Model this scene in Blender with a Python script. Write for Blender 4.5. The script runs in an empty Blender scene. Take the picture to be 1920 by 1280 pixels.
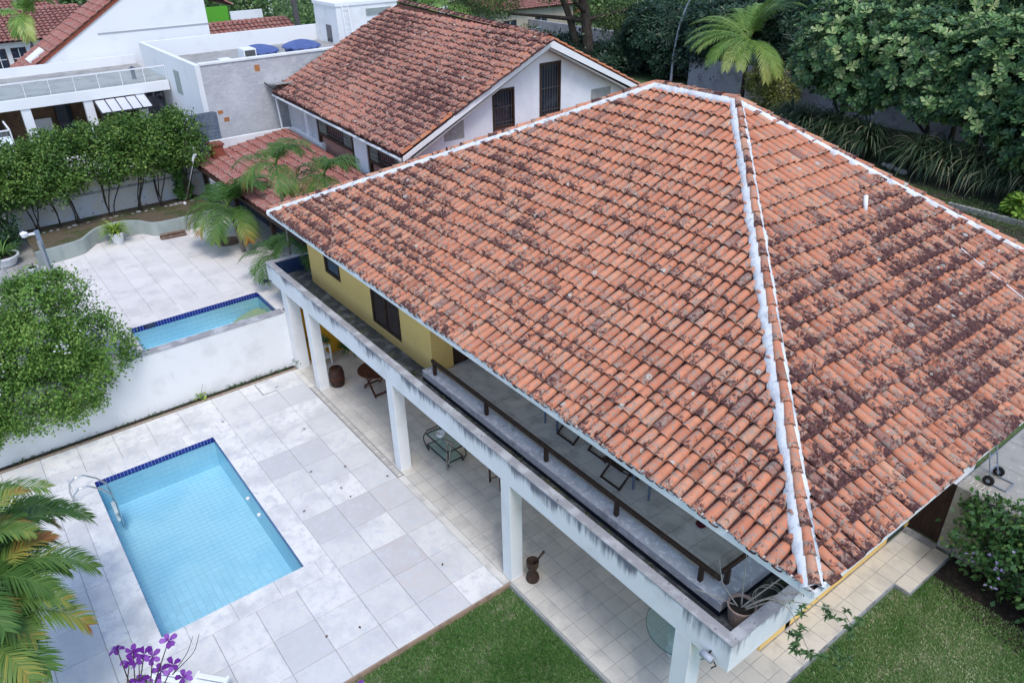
import bpy, math, random
import numpy as np
from mathutils import Matrix, Vector

# ------------------------------------------------------------------ camera, sky, sun, exposure
S = bpy.context.scene
COL = S.collection
CAM = np.array([3.8822, -6.7157, 12.3504])
FWD = np.array([-0.69367837, 0.52033616, -0.49805682])
RGT = np.array([0.60805892, 0.79369485, -0.01768712])
UPV = np.array([-0.38610189, 0.31511706, 0.86696399])
cd = bpy.data.cameras.new('camera')
cam = bpy.data.objects.new('camera', cd)
COL.objects.link(cam)
cd.sensor_width = 36.0
cd.lens = 1417.856 / 1920 * 36.0
cd.clip_start, cd.clip_end = 0.1, 1500
cam.matrix_world = Matrix(((RGT[0], UPV[0], -FWD[0], CAM[0]), (RGT[1], UPV[1], -FWD[1], CAM[1]),
                           (RGT[2], UPV[2], -FWD[2], CAM[2]), (0, 0, 0, 1)))
S.camera = cam
SUN_EL, SUN_DIR = math.radians(60), (0.85, -0.28)      # towards the sun: front right, behind the camera
world = bpy.data.worlds.new('World')
S.world = world
world.use_nodes = True
wn = world.node_tree
sky = wn.nodes.new('ShaderNodeTexSky')
sky.sky_type = 'NISHITA'
sky.sun_disc = False
sky.sun_elevation = SUN_EL
sky.sun_rotation = math.atan2(SUN_DIR[0], SUN_DIR[1])
sky.air_density, sky.dust_density, sky.ozone_density = 1.0, 1.0, 2.2
bg = wn.nodes['Background']
bg.inputs['Strength'].default_value = 0.14
wn.links.new(sky.outputs[0], bg.inputs[0])
sl = bpy.data.lights.new('sun', 'SUN')
sl.energy, sl.angle, sl.color = 1.15, math.radians(20), (1.0, 0.965, 0.92)
so = bpy.data.objects.new('sun', sl)
COL.objects.link(so)
dv = Vector((SUN_DIR[0], SUN_DIR[1], 0)).normalized() * math.cos(SUN_EL) + Vector((0, 0, math.sin(SUN_EL)))
so.rotation_euler = dv.to_track_quat('Z', 'Y').to_euler()
S.view_settings.view_transform = 'Standard'
S.view_settings.look = 'None'
S.view_settings.gamma = 1.0
S.view_settings.exposure = 0.84
S.cycles.max_bounces = 8
S.cycles.transparent_max_bounces = 8
S.cycles.caustics_reflective = S.cycles.caustics_refractive = False

RNG = np.random.default_rng(7)
random.seed(7)

# ------------------------------------------------------------------ helpers
def V3(*a): return np.array(a, float)
def nrm(v):
    v = np.asarray(v, float); return v / (np.linalg.norm(v) + 1e-12)

def tag(o, label=None, cat=None, group=None, kind=None):
    if label: o['label'] = label
    if cat: o['category'] = cat
    if group: o['group'] = group
    if kind: o['kind'] = kind
    return o

def thing(name, label, cat, loc=(0, 0, 0), group=None):
    o = bpy.data.objects.new(name, None)
    o.empty_display_size = 0.2
    COL.objects.link(o); o.location = loc
    return tag(o, label, cat, group)

def put(o, parent):
    COL.objects.link(o)
    if parent is not None:
        root, t = parent, Vector((0, 0, 0))
        while root is not None:
            t += Vector(root.location); root = root.parent
        o.parent = parent
        o.matrix_parent_inverse = Matrix.Identity(4)
        o.location = Vector(o.location) - t
    return o

def mesh_np(name, V, F, mat, attrs=None, smooth=False, mats=None, fm=None):
    """V (n,3); F list of index arrays, each (m,k)."""
    me = bpy.data.meshes.new(name)
    V = np.ascontiguousarray(V, np.float32)
    if isinstance(F, np.ndarray): F = [F]
    F = [np.asarray(f, np.int32) for f in F if len(f)]
    me.vertices.add(len(V)); me.vertices.foreach_set('co', V.ravel())
    tot = np.concatenate([f.ravel() for f in F])
    sizes = np.concatenate([np.full(len(f), f.shape[1], np.int32) for f in F])
    me.loops.add(len(tot)); me.loops.foreach_set('vertex_index', tot)
    me.polygons.add(len(sizes))
    st = np.concatenate([[0], np.cumsum(sizes)[:-1]]).astype(np.int32)
    me.polygons.foreach_set('loop_start', st)
    try: me.polygons.foreach_set('loop_total', sizes)
    except Exception: pass
    if smooth: me.polygons.foreach_set('use_smooth', np.ones(len(sizes), bool))
    if attrs:
        for k, a in attrs.items():
            at = me.attributes.new(k, 'FLOAT', 'POINT'); at.data.foreach_set('value', np.ascontiguousarray(a, np.float32))
    me.update(calc_edges=True); me.validate()
    for m in (mats or [mat]): me.materials.append(m)
    return me

class MB:
    """collects shapes into one mesh"""
    def __init__(s): s.v = []; s.f = []; s.n = 0
    def add(s, V, F):
        V = np.asarray(V, float); s.v.append(V)
        s.f += [tuple(i + s.n for i in f) for f in F]; s.n += len(V); return s
    def box(s, x0, y0, z0, x1, y1, z1):
        V = [(x0,y0,z0),(x1,y0,z0),(x1,y1,z0),(x0,y1,z0),(x0,y0,z1),(x1,y0,z1),(x1,y1,z1),(x0,y1,z1)]
        return s.add(V, [(0,3,2,1),(4,5,6,7),(0,1,5,4),(1,2,6,5),(2,3,7,6),(3,0,4,7)])
    def obox(s, c, size, ax=(1,0,0), up=(0,0,1)):
        a = nrm(ax); u = np.asarray(up, float); u = nrm(u - a * (u @ a)); b = np.cross(u, a)
        h = np.asarray(size, float) / 2; c = np.asarray(c, float)
        V = [c + a*h[0]*i + b*h[1]*j + u*h[2]*k for k in (-1,1) for i, j in ((-1,-1),(1,-1),(1,1),(-1,1))]
        return s.add(V, [(0,3,2,1),(4,5,6,7),(0,1,5,4),(1,2,6,5),(2,3,7,6),(3,0,4,7)])
    def bar(s, p, q, w, h=None, up=(0,0,1)):
        p = np.asarray(p, float); q = np.asarray(q, float); d = q - p
        if abs(nrm(d) @ np.asarray(up, float)) > .98: up = (1, 0, 0)
        return s.obox((p + q) / 2, (np.linalg.norm(d), w, h or w), d, up)
    def tube(s, pts, r, n=6, cap=True):
        P = np.asarray(pts, float); m = len(P); r = np.broadcast_to(np.asarray(r, float), (m,))
        T = np.gradient(P, axis=0) if m > 2 else np.repeat((P[1] - P[0])[None], m, 0)
        u = V3(0, 0, 1) if abs(nrm(T[0])[2]) < .9 else V3(1, 0, 0); V = []
        for i in range(m):
            t = nrm(T[i]); u = nrm(u - t * (u @ t)); w = np.cross(t, u)
            V += [P[i] + r[i] * (u * math.cos(a) + w * math.sin(a)) for a in np.arange(n) * 2 * math.pi / n]
        F = [(i*n+j, i*n+(j+1) % n, (i+1)*n+(j+1) % n, (i+1)*n+j) for i in range(m-1) for j in range(n)]
        if cap: F += [tuple(range(n))[::-1], tuple((m-1)*n + j for j in range(n))]
        return s.add(V, F)
    def lathe(s, prof, c=(0,0,0), n=16, cap=True):
        V = [(c[0] + r*math.cos(a), c[1] + r*math.sin(a), c[2] + z) for r, z in prof for a in np.arange(n)*2*math.pi/n]
        m = len(prof)
        F = [(i*n+j, i*n+(j+1) % n, (i+1)*n+(j+1) % n, (i+1)*n+j) for i in range(m-1) for j in range(n)]
        if cap: F += [tuple(range(n))[::-1], tuple((m-1)*n + j for j in range(n))]
        return s.add(V, F)
    def prism(s, poly, ax, a0, a1):
        """poly in the two axes other than ax, extruded from a0 to a1"""
        i = 'xyz'.index(ax); o = [k for k in range(3) if k != i]; n = len(poly); V = []
        for a in (a0, a1):
            for p in poly:
                q = [0, 0, 0]; q[i] = a; q[o[0]] = p[0]; q[o[1]] = p[1]; V.append(q)
        return s.add(V, [tuple(range(n))[::-1], tuple(range(n, 2*n))] + [(j, (j+1) % n, n+(j+1) % n, n+j) for j in range(n)])
    def poly(s, P): return s.add(P, [tuple(range(len(P)))])
    def ball(s, c, r, n=8, sq=(1,1,1)):
        pr = [(max(1e-4, math.sin(t)) , -math.cos(t)) for t in np.linspace(0, math.pi, n//2+2)]
        V = [(c[0]+r*sq[0]*a*math.cos(b), c[1]+r*sq[1]*a*math.sin(b), c[2]+r*sq[2]*z) for a, z in pr for b in np.arange(n)*2*math.pi/n]
        m = len(pr)
        return s.add(V, [(i*n+j, i*n+(j+1) % n, (i+1)*n+(j+1) % n, (i+1)*n+j) for i in range(m-1) for j in range(n)])
    def build(s, name, mat, parent=None, smooth=False, bevel=0, label=None, cat=None, group=None, kind=None, color=None):
        me = bpy.data.meshes.new(name)
        me.from_pydata([tuple(map(float, p)) for V in s.v for p in V], [], s.f); me.update()
        me.materials.append(mat)
        if smooth:
            me.polygons.foreach_set('use_smooth', np.ones(len(me.polygons), bool))
        o = bpy.data.objects.new(name, me)
        if parent is None:                      # origin at the base
            co = np.concatenate(s.v); c = (co.min(0) + co.max(0)) / 2; c[2] = co[:, 2].min()
            me.transform(Matrix.Translation(-Vector(c))); o.location = c
        put(o, parent)
        if bevel:
            b = o.modifiers.new('bevel', 'BEVEL'); b.width = bevel; b.segments = 2; b.limit_method = 'ANGLE'
        if color: o.color = (*color, 1)
        return tag(o, label, cat, group, kind)

def obj_np(name, me, parent=None, label=None, cat=None, group=None, kind=None, loc=(0,0,0), color=None):
    o = bpy.data.objects.new(name, me); o.location = loc
    put(o, parent)
    if color: o.color = (*color, 1)
    return tag(o, label, cat, group, kind)

# ------------------------------------------------------------------ materials
def newmat(name):
    m = bpy.data.materials.new(name); m.use_nodes = True
    nt = m.node_tree; return m, nt, nt.nodes['Principled BSDF']
def N(nt, t, **kw):
    n = nt.nodes.new(t)
    for k, v in kw.items():
        if k in n.inputs: n.inputs[k].default_value = v
        else: setattr(n, k, v)
    return n
def rgb(c): return (*c, 1.0)
def pos(nt, scale=(1, 1, 1)):
    g = N(nt, 'ShaderNodeNewGeometry'); mp = N(nt, 'ShaderNodeMapping'); mp.inputs['Scale'].default_value = scale
    nt.links.new(g.outputs['Position'], mp.inputs['Vector']); return mp.outputs[0]
def noise(nt, scale, detail=4, stretch=(1, 1, 1), rough=.6, dist=0.0):
    n = N(nt, 'ShaderNodeTexNoise'); n.inputs['Scale'].default_value = scale; n.inputs['Detail'].default_value = detail
    n.inputs['Roughness'].default_value = rough; n.inputs['Distortion'].default_value = dist
    nt.links.new(pos(nt, stretch), n.inputs['Vector']); return n.outputs['Fac']
def ramp(nt, fac, lo, hi):
    r = N(nt, 'ShaderNodeMapRange'); r.interpolation_type = 'SMOOTHSTEP'
    r.inputs['From Min'].default_value = lo; r.inputs['From Max'].default_value = hi
    nt.links.new(fac, r.inputs['Value']); return r.outputs[0]
def mix(nt, fac, a, b, mode='MIX'):
    m = N(nt, 'ShaderNodeMix'); m.data_type = 'RGBA'; m.blend_type = mode
    for s, v in ((0, fac), (6, a), (7, b)):
        if hasattr(v, 'links'): nt.links.new(v, m.inputs[s])
        else: m.inputs[s].default_value = v if s == 0 else rgb(v)
    return m.outputs[2]
def math_(nt, op, a, b):
    m = N(nt, 'ShaderNodeMath'); m.operation = op
    for i, v in enumerate((a, b)):
        if hasattr(v, 'links'): nt.links.new(v, m.inputs[i])
        else: m.inputs[i].default_value = v
    return m.outputs[0]
def attr(nt, name):
    a = N(nt, 'ShaderNodeAttribute'); a.attribute_name = name; return a.outputs['Fac']
def bump(nt, bs, h, strength, dist=.02):
    b = N(nt, 'ShaderNodeBump'); b.inputs['Strength'].default_value = strength; b.inputs['Distance'].default_value = dist
    nt.links.new(h, b.inputs['Height']); nt.links.new(b.outputs[0], bs.inputs['Normal'])
def colramp(nt, fac, stops):
    r = N(nt, 'ShaderNodeValToRGB'); e = r.color_ramp.elements
    while len(e) < len(stops): e.new(.5)
    for i, (p, c) in enumerate(stops): e[i].position = p; e[i].color = rgb(c)
    nt.links.new(fac, r.inputs[0]); return r.outputs[0]

def M(name, col, layers=(), rough=.7, bmp=(30, .15), spec=.25, objcol=False, metal=0.0):
    """layers: (noise scale, colour, lo, hi[, stretch])"""
    m, nt, bs = newmat(name)
    c = rgb(col)
    if objcol:
        oi = N(nt, 'ShaderNodeObjectInfo'); cur = mix(nt, 1.0, col, oi.outputs['Color'], 'MULTIPLY')
    else:
        r = N(nt, 'ShaderNodeRGB'); r.outputs[0].default_value = c; cur = r.outputs[0]
    for L in layers:
        f = ramp(nt, noise(nt, L[0], 5, L[4] if len(L) > 4 else (1, 1, 1)), L[2], L[3])
        if len(L) > 5: f = math_(nt, 'MULTIPLY', f, L[5])
        cur = mix(nt, f, cur, L[1])
    nt.links.new(cur, bs.inputs['Base Color'])
    bs.inputs['Roughness'].default_value = rough
    bs.inputs['Metallic'].default_value = metal
    bs.inputs['Specular IOR Level'].default_value = spec
    if bmp: bump(nt, bs, noise(nt, bmp[0], 5), bmp[1])
    return m

GAIN = 1.9
def leafmat(name, stops, rough=.5, trans=.25, spec=.3):
    m, nt, bs = newmat(name)
    stops = [(p, tuple(min(.6, x*GAIN) for x in q)) for p, q in stops]
    c = colramp(nt, attr(nt, 'rnd'), stops)
    nt.links.new(c, bs.inputs['Base Color']); bs.inputs['Roughness'].default_value = rough
    bs.inputs['Specular IOR Level'].default_value = spec
    t = N(nt, 'ShaderNodeBsdfTranslucent'); nt.links.new(c, t.inputs[0])
    mx = N(nt, 'ShaderNodeMixShader'); mx.inputs[0].default_value = trans
    out = nt.nodes['Material Output']
    nt.links.new(bs.outputs[0], mx.inputs[1]); nt.links.new(t.outputs[0], mx.inputs[2]); nt.links.new(mx.outputs[0], out.inputs[0])
    return m

def tilemat(name, stops, dark=(.066, .031, .029), lvl=.59, grey=(.30, .27, .23), spots=True):
    m, nt, bs = newmat(name)
    c = colramp(nt, attr(nt, 'rnd'), stops)
    c = mix(nt, math_(nt, 'MULTIPLY', ramp(nt, noise(nt, 6, 4), .35, .7), .35), c, tuple(x*.72 for x in stops[1][1]))
    wear_shade, al = attr(nt, 'wear_shade'), attr(nt, 'along')  # lichen wear, plus the shade painted into the pan channels
    g = math_(nt, 'ADD', noise(nt, 13, 6, rough=.7), math_(nt, 'ADD', math_(nt, 'MULTIPLY', wear_shade, .10), math_(nt, 'MULTIPLY', math_(nt, 'SUBTRACT', .5, al), .07)))
    c = mix(nt, math_(nt, 'MULTIPLY', ramp(nt, g, .55, .65), .8), c, grey)
    s = math_(nt, 'ADD', noise(nt, 8.5, 8, rough=.80, dist=.6), math_(nt, 'MULTIPLY', math_(nt, 'SUBTRACT', wear_shade, .5), .34))
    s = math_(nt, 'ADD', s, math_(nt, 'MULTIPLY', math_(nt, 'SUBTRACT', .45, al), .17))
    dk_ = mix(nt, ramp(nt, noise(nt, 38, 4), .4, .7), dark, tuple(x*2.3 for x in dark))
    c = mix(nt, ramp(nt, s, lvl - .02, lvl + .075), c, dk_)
    if spots:
        v = N(nt, 'ShaderNodeTexVoronoi'); v.inputs['Scale'].default_value = 3.4; nt.links.new(pos(nt), v.inputs['Vector'])
        sep = N(nt, 'ShaderNodeSeparateColor'); nt.links.new(v.outputs['Color'], sep.inputs[0])
        rad = math_(nt, 'MULTIPLY', math_(nt, 'SUBTRACT', sep.outputs[0], .45), .34)
        d = math_(nt, 'DIVIDE', v.outputs['Distance'], math_(nt, 'MAXIMUM', rad, .001))
        d = math_(nt, 'ADD', d, math_(nt, 'MULTIPLY', noise(nt, 40, 3), .4))
        ring = math_(nt, 'MULTIPLY', ramp(nt, d, 1.25, 1.1), math_(nt, 'ADD', ramp(nt, d, .6, .95), .3))
        c = mix(nt, math_(nt, 'MINIMUM', ring, .9), c, (.46, .47, .42))
    nt.links.new(c, bs.inputs['Base Color']); bs.inputs['Roughness'].default_value = .85
    bs.inputs['Specular IOR Level'].default_value = .15
    bump(nt, bs, noise(nt, 45, 5), .35, .01)
    return m
# ---- colours of the place
white = M('white_paint', (.80, .80, .80), [(1.3, (.66, .66, .65), .45, .8), (9, (.60, .60, .58), .62, .75, (1, 1, .3), .6)], .75, (18, .12))
whitec = M('white_paint_clean', (.82, .82, .82), [(.8, (.72, .72, .72), .5, .8)], .7, (20, .08))
greywall = M('grey_plaster', (.48, .48, .50), [(.7, (.60, .60, .61), .4, .7), (3, (.62, .61, .60), .42, .75, (1, 1, 2.5)), (11, (.34, .34, .37), .54, .74, (1, .6, 3))], .9, (14, .9))
stained = M('stained_plaster', (.72, .67, .60), [(1.6, (.70, .70, .72), .5, .58), (5, (.72, .72, .76), .55, .62), (6, (.28, .25, .24), .63, .72)], .9, (12, .4))
yellow = M('yellow_paint', (.82, .55, .19), [(1.1, (.75, .50, .17), .45, .75), (6, (.55, .43, .22), .64, .74)], .8, (20, .1))
ochre = M('ochre_paint', (.60, .33, .03), [(1.4, (.50, .26, .03), .45, .7)], .8, (20, .1))
bitumen = M('mossy_bitumen', (.055, .06, .066), [(3, (.17, .175, .18), .46, .64), (8, (.085, .10, .045), .54, .64), (30, (.16, .17, .17), .70, .74)], .8, (22, .7), .4)
bluepaint = M('blue_waterproofing', (.015, .035, .10), [(4, (.04, .06, .10), .5, .75)], .55, (25, .2))
navy = M('navy_bitumen_paint', (.010, .015, .030), [(5, (.03, .035, .045), .5, .7)], .6, (25, .3))
wood = M('dark_wood', (.045, .026, .018), [(14, (.085, .05, .035), .45, .7, (1, 1, .15))], .6, (40, .3))
woodred = M('brown_wood', (.085, .030, .018), [(16, (.045, .016, .01), .45, .65, (.2, 1, 1))], .5, (40, .3))
metal_dk = M('black_iron', (.014, .015, .016), [(30, (.04, .035, .03), .6, .75)], .5, None, .5)
bar_m = M('window_bar_iron', (.085, .07, .06), (), .6, None, .4)
steel = M('steel', (.62, .63, .64), (), .22, None, .5, metal=1.0)
glass_m, _nt, _b = newmat('clear_glass')
_b.inputs['Base Color'].default_value = (.75, .85, .82, 1); _b.inputs['Roughness'].default_value = .04
_tr = N(_nt, 'ShaderNodeBsdfTransparent'); _tr.inputs[0].default_value = (.80, .90, .87, 1)
_mx = N(_nt, 'ShaderNodeMixShader'); _mx.inputs[0].default_value = .16
_nt.links.new(_tr.outputs[0], _mx.inputs[1]); _nt.links.new(_b.outputs[0], _mx.inputs[2]); _nt.links.new(_mx.outputs[0], _nt.nodes['Material Output'].inputs[0])
rail_glass, _nt, _b = newmat('railing_glass')
_b.inputs['Base Color'].default_value = (.8, .85, .85, 1); _b.inputs['Roughness'].default_value = .04
_tr = N(_nt, 'ShaderNodeBsdfTransparent'); _tr.inputs[0].default_value = (.94, .97, .97, 1)
_mx = N(_nt, 'ShaderNodeMixShader'); _mx.inputs[0].default_value = .10
_nt.links.new(_tr.outputs[0], _mx.inputs[1]); _nt.links.new(_b.outputs[0], _mx.inputs[2]); _nt.links.new(_mx.outputs[0], _nt.nodes['Material Output'].inputs[0])
darkglass = M('dark_window_glass', (.022, .03, .05), [(1.5, (.05, .065, .09), .5, .65)], .05, None, .7)
skyglass = M('window_glass', (.10, .13, .17), (), .05, None, .8)
soil = M('dark_soil', (.032, .026, .022), [(12, (.07, .055, .045), .5, .65), (5, (.03, .05, .015), .58, .68)], .95, (30, .8))
concrete = M('concrete', (.36, .35, .33), [(1.2, (.27, .26, .25), .45, .65), (6, (.46, .45, .43), .55, .7), (25, (.18, .17, .16), .66, .72)], .85, (25, .3))
mortar_m = M('lime_mortar', (.72, .73, .75), [(2.5, (.56, .56, .58), .45, .66), (9, (.46, .45, .45), .56, .68), (26, (.34, .31, .30), .62, .72)], .85, (20, .7))
brickred = M('red_brick', (.34, .10, .06), [(10, (.25, .075, .05), .45, .65)], .85, (30, .3))
pinktile = M('pink_wall_tile', (.42, .22, .17), [(2.5, (.33, .17, .15), .45, .65)], .6, (15, .1))
grey_paint = M('grey_green_paint', (.36, .40, .37), [(3, (.29, .33, .31), .45, .65, (1, 1, .3)), (9, (.22, .24, .23), .62, .72, (1, 1, .25))], .8, (20, .2))
stone_slab = M('pale_stone', (.76, .74, .705), [(1.3, (.57, .56, .55), .42, .70), (4.5, (.60, .60, .61), .46, .70), (13, (.52, .52, .53), .58, .74)], .8, (35, .2), objcol=True)
beige_tile = M('beige_ceramic', (.62, .58, .52), [(2.2, (.50, .47, .43), .42, .7), (18, (.48, .42, .34), .6, .75)], .55, (30, .06), .35, objcol=True)
pale_tile = M('cream_stoneware', (.74, .70, .66), [(1.4, (.62, .58, .55), .45, .7), (14, (.60, .54, .48), .6, .75)], .7, (30, .08), objcol=True)
grout = M('grout', (.34, .34, .35), [(5, (.20, .20, .20), .45, .65)], .9)
pool_tile = M('pool_tile', (.48, .78, .90), [(.5, (.40, .71, .86), .42, .62)], .25, None, .5, objcol=True)
pool_grout = M('pool_grout', (.37, .66, .79), (), .6, None)
band_tile = M('cobalt_tile', (.012, .015, .21), [(9, (.02, .03, .30), .45, .6)], .2, None, .5)
TILE = [(0, (.36, .135, .08)), (.3, (.56, .21, .12)), (.65, (.66, .275, .16)), (.9, (.63, .33, .205)), (1, (.30, .15, .12))]
roof_clay = tilemat('weathered_clay', TILE)
roof_dark = tilemat('dark_weathered_clay', [(0, (.30, .115, .085)), (.4, (.46, .18, .125)), (.8, (.55, .235, .16)), (1, (.28, .13, .115))], lvl=.575)
roof_red = tilemat('red_clay', [(0, (.26, .095, .08)), (.5, (.36, .135, .11)), (1, (.42, .19, .15))], lvl=.63, spots=False)
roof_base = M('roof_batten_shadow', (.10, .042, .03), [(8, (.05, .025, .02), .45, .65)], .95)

# beam with dark streaks running down from the top edge
m_beam, nt, bs = newmat('streaked_white_beam')
c = mix(nt, ramp(nt, noise(nt, 1.2, 4), .45, .8), (.80, .80, .80), (.67, .67, .67))
g = N(nt, 'ShaderNodeNewGeometry'); sp = N(nt, 'ShaderNodeSeparateXYZ'); nt.links.new(g.outputs['Position'], sp.inputs[0])
zr = N(nt, 'ShaderNodeMapRange'); zr.inputs['From Min'].default_value = 2.58; zr.inputs['From Max'].default_value = 3.17
zr.inputs['To Min'].default_value = -.34; zr.inputs['To Max'].default_value = .13
nt.links.new(sp.outputs[2], zr.inputs['Value'])
st = math_(nt, 'ADD', math_(nt, 'MULTIPLY', math_(nt, 'ADD', noise(nt, 3.0, 7, (7, 7, .14), .7), noise(nt, .9, 3, (5, 5, .2))), .5), zr.outputs[0])
st = math_(nt, 'ADD', st, math_(nt, 'MULTIPLY', math_(nt, 'SUBTRACT', noise(nt, .8, 3), .5), .85))
c = mix(nt, math_(nt, 'MULTIPLY', ramp(nt, st, .44, .70), .88), c, (.075, .08, .12))
nt.links.new(c, bs.inputs['Base Color']); bs.inputs['Roughness'].default_value = .8; bump(nt, bs, noise(nt, 25, 4), .15)
coping_m = M('grimy_coping', (.33, .32, .33), [(2.5, (.50, .50, .51), .45, .62), (10, (.20, .19, .19), .58, .70), (24, (.55, .55, .56), .68, .74)], .9, (25, .4))

# still water: clear sheet with a mirror share that grows at grazing angles
water_m, nt, bs = newmat('pool_water')
lw = N(nt, 'ShaderNodeFresnel'); lw.inputs['IOR'].default_value = 1.33
tr = N(nt, 'ShaderNodeBsdfTransparent'); tr.inputs[0].default_value = (.90, .98, 1, 1)
gl = N(nt, 'ShaderNodeBsdfGlossy'); gl.inputs['Roughness'].default_value = .03
bm = N(nt, 'ShaderNodeBump'); bm.inputs['Strength'].default_value = .12; bm.inputs['Distance'].default_value = .02
nt.links.new(noise(nt, 3.2, 2), bm.inputs['Height']); nt.links.new(bm.outputs[0], gl.inputs['Normal']); nt.links.new(bm.outputs[0], lw.inputs['Normal'])
mx = N(nt, 'ShaderNodeMixShader'); nt.links.new(lw.outputs[0], mx.inputs[0]); nt.links.new(tr.outputs[0], mx.inputs[1]); nt.links.new(gl.outputs[0], mx.inputs[2])
nt.links.new(mx.outputs[0], nt.nodes['Material Output'].inputs[0])

# ------------------------------------------------------------------ clay tile roofs
ARC = np.linspace(0, math.pi, 7)
PAN_SHADE = np.r_[np.zeros(28), np.ones(8)]     # shade between the caps, painted in as extra dark on the pans
def _tpl(pitch):
    k = pitch / .205; T = []
    rl, hl, ru, hu = .091*k, .082, .076*k, .064
    T += [(-math.cos(t)*rl, 0, .052 + math.sin(t)*hl) for t in ARC]
    T += [(-math.cos(t)*ru, 1, .004 + math.sin(t)*hu) for t in ARC]
    T += [(-math.cos(t)*rl, 0, .052 + math.sin(t)*hl) for t in ARC] + [(-math.cos(t)*(rl-.016), .015, .052 + math.sin(t)*(hl-.015)) for t in ARC]
    pu = np.array([-.078, -.03, .03, .078]) * k; pw = np.array([.020, -.016, -.016, .020])
    T += [(pitch/2 + a, 0, .018 + w) for a, w in zip(pu, pw)] + [(pitch/2 + a*.9, 1, .002 + w) for a, w in zip(pu, pw)]
    F = [(i, i+1, 7+i+1, 7+i) for i in range(6)] + [(21+i, 21+i+1, 14+i+1, 14+i) for i in range(6)]
    F += [(28+i, 28+i+1, 32+i+1, 32+i) for i in range(3)]
    return np.array(T), np.array(F)

def slope_tiles(O, e, s, A, bmax, pitch, exps, wear_shade, rng, jit=1.0):
    """list of (verts, along, rnd, wear, centre) for one roof slope"""
    e, s = nrm(e), nrm(s); n = nrm(np.cross(e, s)); O = np.asarray(O, float)
    T, F = _tpl(pitch); out = []
    ncol = int(A / pitch)
    for i in range(ncol + 1):
        a = (i + .5) * A / (ncol + .5); bm = bmax(a); b = -.055; j = 0; ja = rng.normal(0, .006) * jit
        cr = rng.random()
        while b < bm - .07:
            ex = exps[j % len(exps)] if j < len(exps) else exps[-1]
            L = min(ex + .07, bm - b + .03)
            th = rng.normal(0, .014) * jit; da = ja + rng.normal(0, .006) * jit; db = rng.normal(0, .012) * jit
            lift = abs(rng.normal(0, .004)) * jit
            if j > 0 and rng.random() < .025: th *= 3.5; db -= rng.uniform(.02, .07); lift += .012
            u = T[:, 0]; v = T[:, 1] * L
            U = u*math.cos(th) - v*math.sin(th) + a + da; W = u*math.sin(th) + v*math.cos(th) + b + db
            P = O + U[:, None]*e + W[:, None]*s + (T[:, 2] + lift)[:, None]*n
            c = P.mean(0); r = rng.random()
            r = .97 + .03*r if r > .955 else .08 + .84 * np.clip(.5 + rng.normal(0, .2) + .12*(cr-.5), 0, 1)
            out.append((P, T[:, 1], r, float(np.clip(wear_shade(c) + rng.normal(0, .09), 0, 1)), c, n)); b += ex; j += 1
    return out, F

def emit_tiles(parent, tiles, F, mat, n_ind, name='roof_tile', field='tile_field'):
    def size(t):
        d = t[4] - CAM; z = d @ FWD
        u, v = 960 + 1418*(d @ RGT)/z, 640 - 1418*(d @ UPV)/z
        if not (-10 < u < 1930 and -10 < v < 1290) or t[5] @ d > 0: return 0.0
        return -(t[5] @ d) / z**3
    order = sorted(range(len(tiles)), key=lambda k: -size(tiles[k]))
    for k in order[:n_ind]:
        P, al, r, w, c, n = tiles[k]
        me = mesh_np(name, P - c, F, mat, {'rnd': np.full(len(P), r), 'along': al, 'wear_shade': w + .75*PAN_SHADE})
        me.polygons.foreach_set('use_smooth', np.ones(len(F), bool))
        obj_np(name, me, parent, loc=c)
    rest = [tiles[k] for k in order[n_ind:]]
    if rest:
        m = len(rest[0][0]); Vv = np.concatenate([t[0] for t in rest])
        FF = np.concatenate([F + m*i for i in range(len(rest))])
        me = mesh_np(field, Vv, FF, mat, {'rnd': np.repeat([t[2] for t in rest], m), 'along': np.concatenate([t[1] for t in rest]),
                                          'wear_shade': np.repeat([t[3] for t in rest], m) + .75*np.tile(PAN_SHADE, len(rest))}, smooth=True)
        obj_np(field, me, parent, kind='stuff')

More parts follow.
